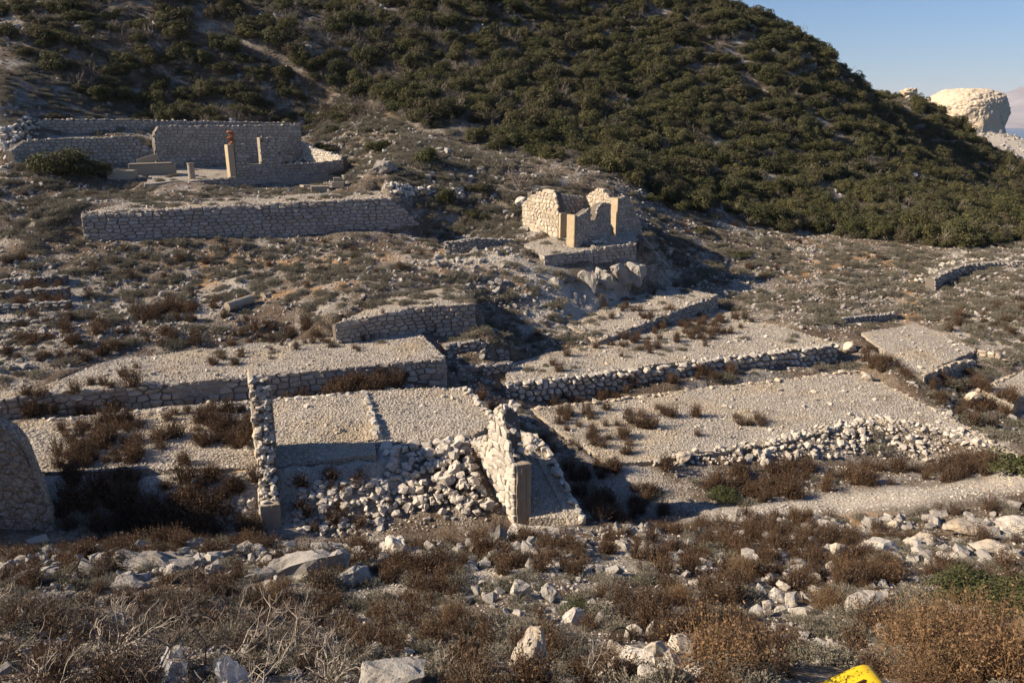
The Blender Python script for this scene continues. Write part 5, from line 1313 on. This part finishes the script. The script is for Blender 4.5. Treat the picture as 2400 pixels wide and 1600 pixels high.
big_rock('boulder', 905, 1275, .85, .6, .7, 'jagged white boulder standing in the middle of the slope', 22, M_WHITE, R(10), .25, 22, .4, (R(12),R(10)), .09, cuts=4)
big_rock('boulder', 1145, 1250, .55, .4, .75, 'pointed boulder below the concrete post', 23, M_GREY, R(40), .25, 16, .2, (0,R(-6)), .06)
big_rock('bedrock_outcrop', 1000, 1258, 1.6, .7, .4, 'flat pale ledge on the crest between the boulders', 24, M_WHITE, R(4), .45, 26, .5, (0,0), .06, 'bedrock')
big_rock('bedrock_outcrop', 1240, 1232, 1.9, .8, .45, 'broken pale ledge on the crest right of the concrete post', 25, M_WHITE, R(-8), .45, 26, .5, (0,0), .06, 'bedrock')
big_rock('boulder', 1195, 1372, .55, .5, .5, 'left one of a pair of grey boulders in the scrub', 26, M_WHITE, R(20), .25, 18, .4, (0,R(12)), .06)
big_rock('boulder', 1262, 1380, .4, .4, .45, 'right one of a pair of grey boulders in the scrub', 27, M_GREY, R(-30), .25, 18, .4, (0,0), .07)
big_rock('boulder', 1222, 1572, .62, .45, .78, 'standing pale boulder with a flat face at the bottom of the photo', 41, M_WARM, R(8), .10, 20, .5, (R(-4),R(4)), .05, cuts=5, taper=.62)
big_rock('boulder', 90, 1252, .7, .5, .5, 'white boulder at the foot of the plastered wall', 33, M_WHITE, R(8), .25, 18, .35, (0,R(6)), .07)
big_rock('boulder', 905, 1600, .8, .5, .5, 'blue shaded boulder cut by the bottom edge beside a plastic scrap', 35, M_GREY, R(8), .2, 20, .4, (0,R(6)), .05, cuts=4)
big_rock('boulder', 945, 1490, .2, .18, .24, 'small cream boulder above the bottom edge boulder', 36, M_WARM, 0, .2, 16)
big_rock('boulder', 120, 1385, .9, .6, .45, 'low shaded boulder among the bare twigs at the left', 37, M_GREY, R(20), .3, 20)
big_rock('boulder', 300, 1350, 1.0, .6, .4, 'flat boulder half hidden behind the bare twigs', 38, M_GREY, R(-20), .35, 20)
WS = [(1450,1455,.42),(1500,1450,.36),(1410,1500,.40),(1500,1495,.5),(1540,1520,.42),(1465,1540,.62),(1410,1545,.45),(1530,1560,.4),(1570,1490,.5),(1480,1575,.5),(1545,1475,.28),(1440,1515,.3),(1600,1555,.4)]
p0 = G(1480, 1520); r0 = thing('stone_pile', p0, 'pile of angular white stones between the standing boulder and the rusty shrub', 'stone pile')
for i, (px, py, s_) in enumerate(WS):
    o = big_rock('pile_stone', px, py+8, s_*.85, s_*.62, s_*.62, None, 60+i, M_WHITE, i*1.1, .22, 15, .45, (.2*math.sin(i*3), .2*math.cos(i*2)), .04, None)
    for k in ('label', 'category'):
        if k in o: del o[k]
    o.location = o.location-p0; o.parent = r0
p0 = G(1800, 1370); r0 = thing('stone_pile', p0, 'cluster of broken white stones among brown shrubs at the right', 'stone pile')
for i, (px, py, s_) in enumerate([(1770,1335,.4),(1800,1350,.35),(1840,1345,.45),(1780,1375,.35),(1815,1385,.42),(1850,1380,.32),(1795,1405,.3),(1830,1412,.34),(1760,1395,.28),(1870,1355,.3),(1745,1360,.3),(1810,1325,.3)]):
    o = big_rock('pile_stone', px, py+4, s_*1.1, s_*.8, s_*.75, None, 80+i, M_WHITE, i*1.7, .22, 15, .45, (.2*math.sin(i*3), .2*math.cos(i*2)), .04, None)
    for k in ('label', 'category'):
        if k in o: del o[k]
    o.location = o.location-p0; o.parent = r0
for i, (px, py, w, d, h, lab) in enumerate([(2010,1272,1.7,.9,.8,'left end of the white bedrock ledge, a pointed block'),(2120,1250,1.5,.8,.55,'middle block of the white bedrock ledge at the right'),(2230,1225,2.2,.9,.6,'long upper block of the white bedrock ledge at the right'),
      (2335,1215,1.6,.9,.6,'right end of the white bedrock ledge at the photo edge'),(1930,1278,.8,.6,.7,'triangular white block left of the white bedrock ledge'),(2270,1262,1.3,.8,.55,'lower rounded block in front of the white bedrock ledge'),(2190,1285,1.1,.7,.4,'flat white block below the white bedrock ledge'),
      (2060,1215,.7,.6,.6,'pinkish boulder behind the white bedrock ledge')]):
    big_rock('bedrock_block', px, py, w*.8, d*.8, h*.75, lab, 110+i, M_WARM if i % 3 else M_WHITE, .3*math.sin(i*2), .35, 22, .5, (.15*math.sin(i),.1*math.cos(i*3)), .06, 'bedrock', cuts=4)
big_rock('boulder', 1985, 1402, 1.0, .6, .45, 'pale slanting boulder beside the big green bush', 130, M_WHITE, R(25), .3, 20)
big_rock('boulder', 1320, 1430, .5, .35, .35, 'small pale boulder in the grey shrubs above the stone pile', 131, M_WHITE, R(25), .25)
big_rock('boulder', 1950, 812, .8, .7, .8, 'round cream boulder at the right end of the rough knobbly wall', 132, M_WARM, 0, .2, 26, .1)
big_rock('boulder', 2230, 930, .9, .8, .9, 'round cream boulder on the lowest flat at the right edge', 133, M_WARM, 0, .2, 26, .15)
big_rock('boulder', 1990, 875, .6, .5, .5, 'cream stone in the gully by the corner of the lowest right terrace', 134, M_WARM, 0, .2, 22, .2)
big_rock('boulder', 1570, 1062, .7, .5, .5, 'largest cream block at the left end of the rubble bank', 135, M_WARM, 0, .25, 20, .4)
big_rock('boulder', 885, 398, 1.9, 1.4, 1.5, 'broken pale rock face on the slope right of the roofless house', 136, M_GREY, .4, .3, 22, .6, (0,0), .07, cuts=4)
big_rock('boulder', 1195, 470, 1.2, .9, .9, 'pale rock left of the hut gable', 137, M_WHITE, .4, .3, 22, .6, (0,0), .07)
# rock face below the hut platform
for i, (px, py, Y, w, h) in enumerate([(1270,660,42.8,1.3,1.4),(1310,665,43.3,1.2,1.7),(1345,655,43.6,1.4,1.7),(1385,648,44.2,1.3,1.9),(1425,640,44.7,1.3,1.8),(1458,630,45.1,1.2,1.6),(1330,690,42.2,1.0,.9),(1235,665,42.4,1.3,.9)]):
    big_rock('rock_face', px, py, w*1.45, 1.5, h*1.15, f'{["far left","second","third","fourth","fifth","far right","lowest","leftmost low"][i]} fluted block of the shaded rock face under the hut platform', 150+i, M_GREY, .3*math.sin(i*5)-.3, .5, 20, .8, (.1*math.sin(i*2), .12*math.cos(i*3)), .09, 'rock face', Y=Y, cuts=4)

# fine leaved bush, rusty shrubs, bare twigs
P_FINE = [withmat(crown(400+i, 44, 170, .034, .75), M_LEAFG) for i in range(2)]
r_ = mk_tree(P_FINE)('evergreen_bush', 0); r_.location = G(2230, 1400); r_.scale = (.95,.8,.75); tag(r_, 'big fine leaved green bush behind the rusty shrubs at the right edge', 'bush')
r_ = mk_tree(P_FINE)('evergreen_bush', 1); r_.location = G(2345, 1430); r_.scale = (.8,.7,.7); tag(r_, 'second fine leaved green bush, cut by the right edge', 'bush')
r_ = mk_tree(P_FINE)('evergreen_bush', 1); r_.location = G(1320, 1412); r_.scale = (.32,.3,.28); tag(r_, 'small green bush right of the pair of grey boulders', 'bush')
r_ = mk_tree(P_FINE)('evergreen_bush', 0); r_.location = G(1660, 1150); r_.scale = (.7,.6,.5); tag(r_, 'dull green bush in the hollow left of the orange soil', 'bush')
for i, (px, py, s_, lab) in enumerate([(1640,1565,.95,'big rusty seed shrub right of the pile of white stones'),(1700,1330,.75,'rusty upright shrub left of the cluster of white stones'),(1930,1330,.8,'rusty shrub in front of the white bedrock ledge'),(2010,1330,.6,'small rusty shrub below the white bedrock ledge'),
    (2080,1500,1.0,'rusty seed shrub above the yellow plastic can'),(2160,1570,1.15,'largest rusty seed shrub at the bottom right'),(2260,1500,1.1,'rusty seed shrub in front of the big green bush'),(2330,1590,1.2,'rusty seed shrub in the bottom right corner'),(2180,1450,.8,'rusty seed shrub left of the big green bush'),(2105,1600,.6,'low rusty shrub right behind the yellow plastic can'),
    (1900,1400,.7,'rusty shrub between the white stone cluster and the can'),(1040,1430,.55,'rusty shrub in the middle of the lower slope'),(640,1385,.7,'rusty shrub leaning over the front of the slanting bedrock slab'),(420,1255,.55,'rusty shrub on the crest left of the tall broken wall'),(1560,1385,.6,'rusty shrub up left of the pile of white stones')]):
    o = bpy.data.objects.new('rusty_shrub', P_RUST[i % 3]); C.objects.link(o); o.location = G(px, py)-Vector((0,0,.03)); o.scale = (s_*.95, s_*.95, s_*.9); o.rotation_euler = (0,0,i*1.3); tag(o, lab, 'dry shrub')
TW = [(60,1400,.62),(170,1440,.72),(300,1420,.75),(420,1400,.7),(540,1450,.62),(90,1520,.75),(230,1540,.8),(380,1500,.75),(520,1540,.7),(660,1500,.62),(760,1540,.6),(880,1470,.5),(20,1590,.85),(330,1600,.8),(640,1600,.7),(820,1600,.55),(700,1420,.45),(200,1340,.5),(1000,1560,.4),(1310,1500,.33),(1340,1560,.36)]
TWL = ['behind the leftmost twigs','in the upper left of the twig thicket','rising highest in the middle of the twig thicket','at the upper right of the twig thicket','below the slanting bedrock slab','low at the left edge','left of the crumpled plastic bag','just behind the crumpled plastic bag','right of the crumpled plastic bag','in the lower middle of the thicket','left of the bottom edge boulder','at the thin right end of the thicket','in the bottom left corner','below the crumpled plastic bag','at the bottom edge right of the bags','in front of the bottom edge boulder','behind the thicket under the bedrock slab','below the pale outcrop','right of the bottom edge boulder','beside the standing boulder','dead and broken between the boulder and the stone pile']
TW += [(110,1470,.6),(250,1480,.62),(370,1450,.6),(470,1480,.6),(590,1500,.55),(150,1590,.75),(450,1590,.7),(560,1410,.45),(30,1450,.6),(730,1590,.6),(320,1540,.6),(610,1560,.6)]
TWL += ['low in the left half of the twig thicket','dark and low behind the plastic bag','at the back centre of the thicket','in the centre of the thicket','in the right centre of the thicket','at the bottom edge far left','at the bottom edge between the bags','under the slanting slab at the thicket back','at the far left edge of the thicket','at the bottom edge in the right of the thicket','tangled over the crumpled plastic bag','tangled over the smaller plastic shred']
for i, ((px, py, s_), lab) in enumerate(zip(TW, TWL)):
    o = bpy.data.objects.new('twig_bush', P_TWIG[i % 4] if i % 2 == 0 else P_TWIGD[i % 3]); C.objects.link(o); o.location = G(px, py); o.scale = (s_*1.15, s_*1.1, s_); o.rotation_euler = (0,0,i*2.1); tag(o, 'bare grey twig bush '+lab, 'bare bush')
# yellow can
def can():
    m, nt, b = new_mat('yellow_plastic'); b.inputs['Base Color'].default_value = (.62,.42,.012,1); b.inputs['Roughness'].default_value = .42; b.inputs['Specular IOR Level'].default_value = .5
    n_ = noise(nt, worldpos(nt), 9, 6, .7); nt.links.new(ramp(nt, n_, [(.35, (.55,.36,.011)), (.55, (.66,.45,.012))]), b.inputs['Base Color'])
    md, nt2, b2 = new_mat('painted_slot_shade'); b2.inputs['Base Color'].default_value = (.05,.03,.01,1)
    mw, nt3, b3 = new_mat('white_cap'); b3.inputs['Base Color'].default_value = (.7,.7,.68,1); b3.inputs['Roughness'].default_value = .5
    p = at(1972, 1580, 5.9); root = thing('plastic_can', p, 'yellow plastic can lying in the grass at the bottom edge', 'plastic can', R(6))
    prof = [(-.34,-.16),(.22,-.16),(.27,-.08),(.24,.06),(.17,.15),(.10,.17),(.0,.145),(-.34,-.02)]
    bm = bmesh.new(); a = [bm.verts.new((x, -.14, z)) for x, z in prof]; c = [bm.verts.new((x, .14, z)) for x, z in prof]
    bm.faces.new(a); bm.faces.new(c[::-1])
    n = len(prof)
    for i in range(n): bm.faces.new((a[(i+1) % n], a[i], c[i], c[(i+1) % n]))
    bmesh.ops.bevel(bm, geom=bm.edges[:], offset=.035, segments=4, affect='EDGES', profile=.5)
    bmesh.ops.recalc_face_normals(bm, faces=bm.faces[:])
    me = bpy.data.meshes.new('body'); bm.to_mesh(me); bm.free(); me.polygons.foreach_set('use_smooth', [True]*len(me.polygons)); link('body', me, m, root)
    bm = bmesh.new(); bmesh.ops.create_cube(bm, size=1)
    for v in bm.verts: v.co = Vector((v.co.x*.17, v.co.y*.04, v.co.z*.03))
    bmesh.ops.bevel(bm, geom=bm.edges[:], offset=.012, segments=2, affect='EDGES'); me = bpy.data.meshes.new('slot'); bm.to_mesh(me); bm.free()
    o = link('handle_slot_shade', me, md, root); o.location = (-.06,-.07,.118); o.rotation_euler = (0,R(-26),0)  # solid dark block; its colour stands for the shade inside the handle recess
    o = link('cap', cyl(.035,.03,.04), mw, root); o.location = (.25,-.02,.05); o.rotation_euler = (0,R(55),0)
can()
def bag(px, py, s_, label, seed, up=1.0):
    p = G(px, py)
    if 'clear_plastic' not in bpy.data.materials:
        m, nt, b = new_mat('clear_plastic'); b.inputs['Base Color'].default_value = (.55,.56,.58,1); b.inputs['Roughness'].default_value = .25; b.inputs['Specular IOR Level'].default_value = .6
        t = N(nt, 'ShaderNodeBsdfTransparent'); ms = N(nt, 'ShaderNodeMixShader'); ms.inputs[0].default_value = .55
        nt.links.new(t.outputs[0], ms.inputs[1]); nt.links.new(b.outputs[0], ms.inputs[2]); nt.links.new(ms.outputs[0], nt.nodes['Material Output'].inputs[0])
    m = bpy.data.materials['clear_plastic']; n = 16; v = []; f = []; sd = Vector((seed, seed*2, 0))
    for i in range(n):
        for j in range(n):
            a = i/(n-1)*5.6; t = j/(n-1); r = (.32*(1-t*.65))*(1+.5*mn.noise(Vector((a*1.5, t*3, seed))))
            v.append(Vector((math.cos(a)*r, math.sin(a)*r*.7, t*.5*up*(1+.4*mn.noise(Vector((a, t*2, seed+5))))))*s_+mn.noise_vector(Vector((a*2, t*5, seed+9)))*.06*s_)
    for i in range(n-1):
        for j in range(n-1): f.append((i*n+j, (i+1)*n+j, (i+1)*n+j+1, i*n+j+1))
    o = link('plastic_bag', mesh('bag', v, f), m); o.location = p; o.rotation_euler = (.2,.15,seed); tag(o, label, 'plastic bag')
bag(390, 1575, .75, 'crumpled clear plastic bag caught in the twigs at the bottom left', 2)
bag(540, 1590, .5, 'smaller shred of clear plastic right of the crumpled bag', 4, 1.5)
bag(845, 1535, .45, 'scrap of clear plastic standing by the bottom edge boulder', 7, 1.4)
def hose():
    m, nt, b = new_mat('black_rubber'); b.inputs['Base Color'].default_value = (.018,.018,.018,1); b.inputs['Roughness'].default_value = .5
    V = []; F = []; r = .16
    for k in range(22):
        a0 = R(-30+k*10); a1 = R(-30+(k+1)*10)
        tube(V, F, Vector((math.cos(a0)*r, .02*k/22, math.sin(a0)*r)), Vector((math.cos(a1)*r, .02*(k+1)/22, math.sin(a1)*r)), .011, .011, 6)
    o = link('rubber_hose', mesh('hose', V, F, True), m); o.location = G(1425, 1478)+Vector((0,0,.06)); o.rotation_euler = (R(-15),0,R(25)); tag(o, 'loop of black rubber hose above the pile of white stones', 'hose')
hose()

#FINAL
from collections import defaultdict
def tell_apart():                  # neighbours that would share a label get their place in the row
    D = defaultdict(list)
    for o in S.objects:
        if o.parent is None and 'label' in o and o.get('kind') != 'stuff': D[o['label']].append(o)
    W = ['', 'second from left', 'third from left', 'fourth from left', 'fifth from left', 'sixth from left', 'seventh from left']
    for lab, L in D.items():
        n = len(L)
        if n < 2 or n > 9: continue
        L.sort(key=lambda o: to_px(*o.location)[0])
        for i, o in enumerate(L):
            if i == 0: w_ = 'leftmost'
            elif i == n-1: w_ = 'rightmost'
            elif i < len(W): w_ = W[i]
            else: w_ = 'next to rightmost'
            nl = lab.replace('small ', 'leftmost small ', 0)
            nl = (w_+' '+lab) if w_ in ('leftmost', 'rightmost') else (w_+', '+lab)
            if len(nl.split()) <= 16: o['label'] = nl
tell_apart()
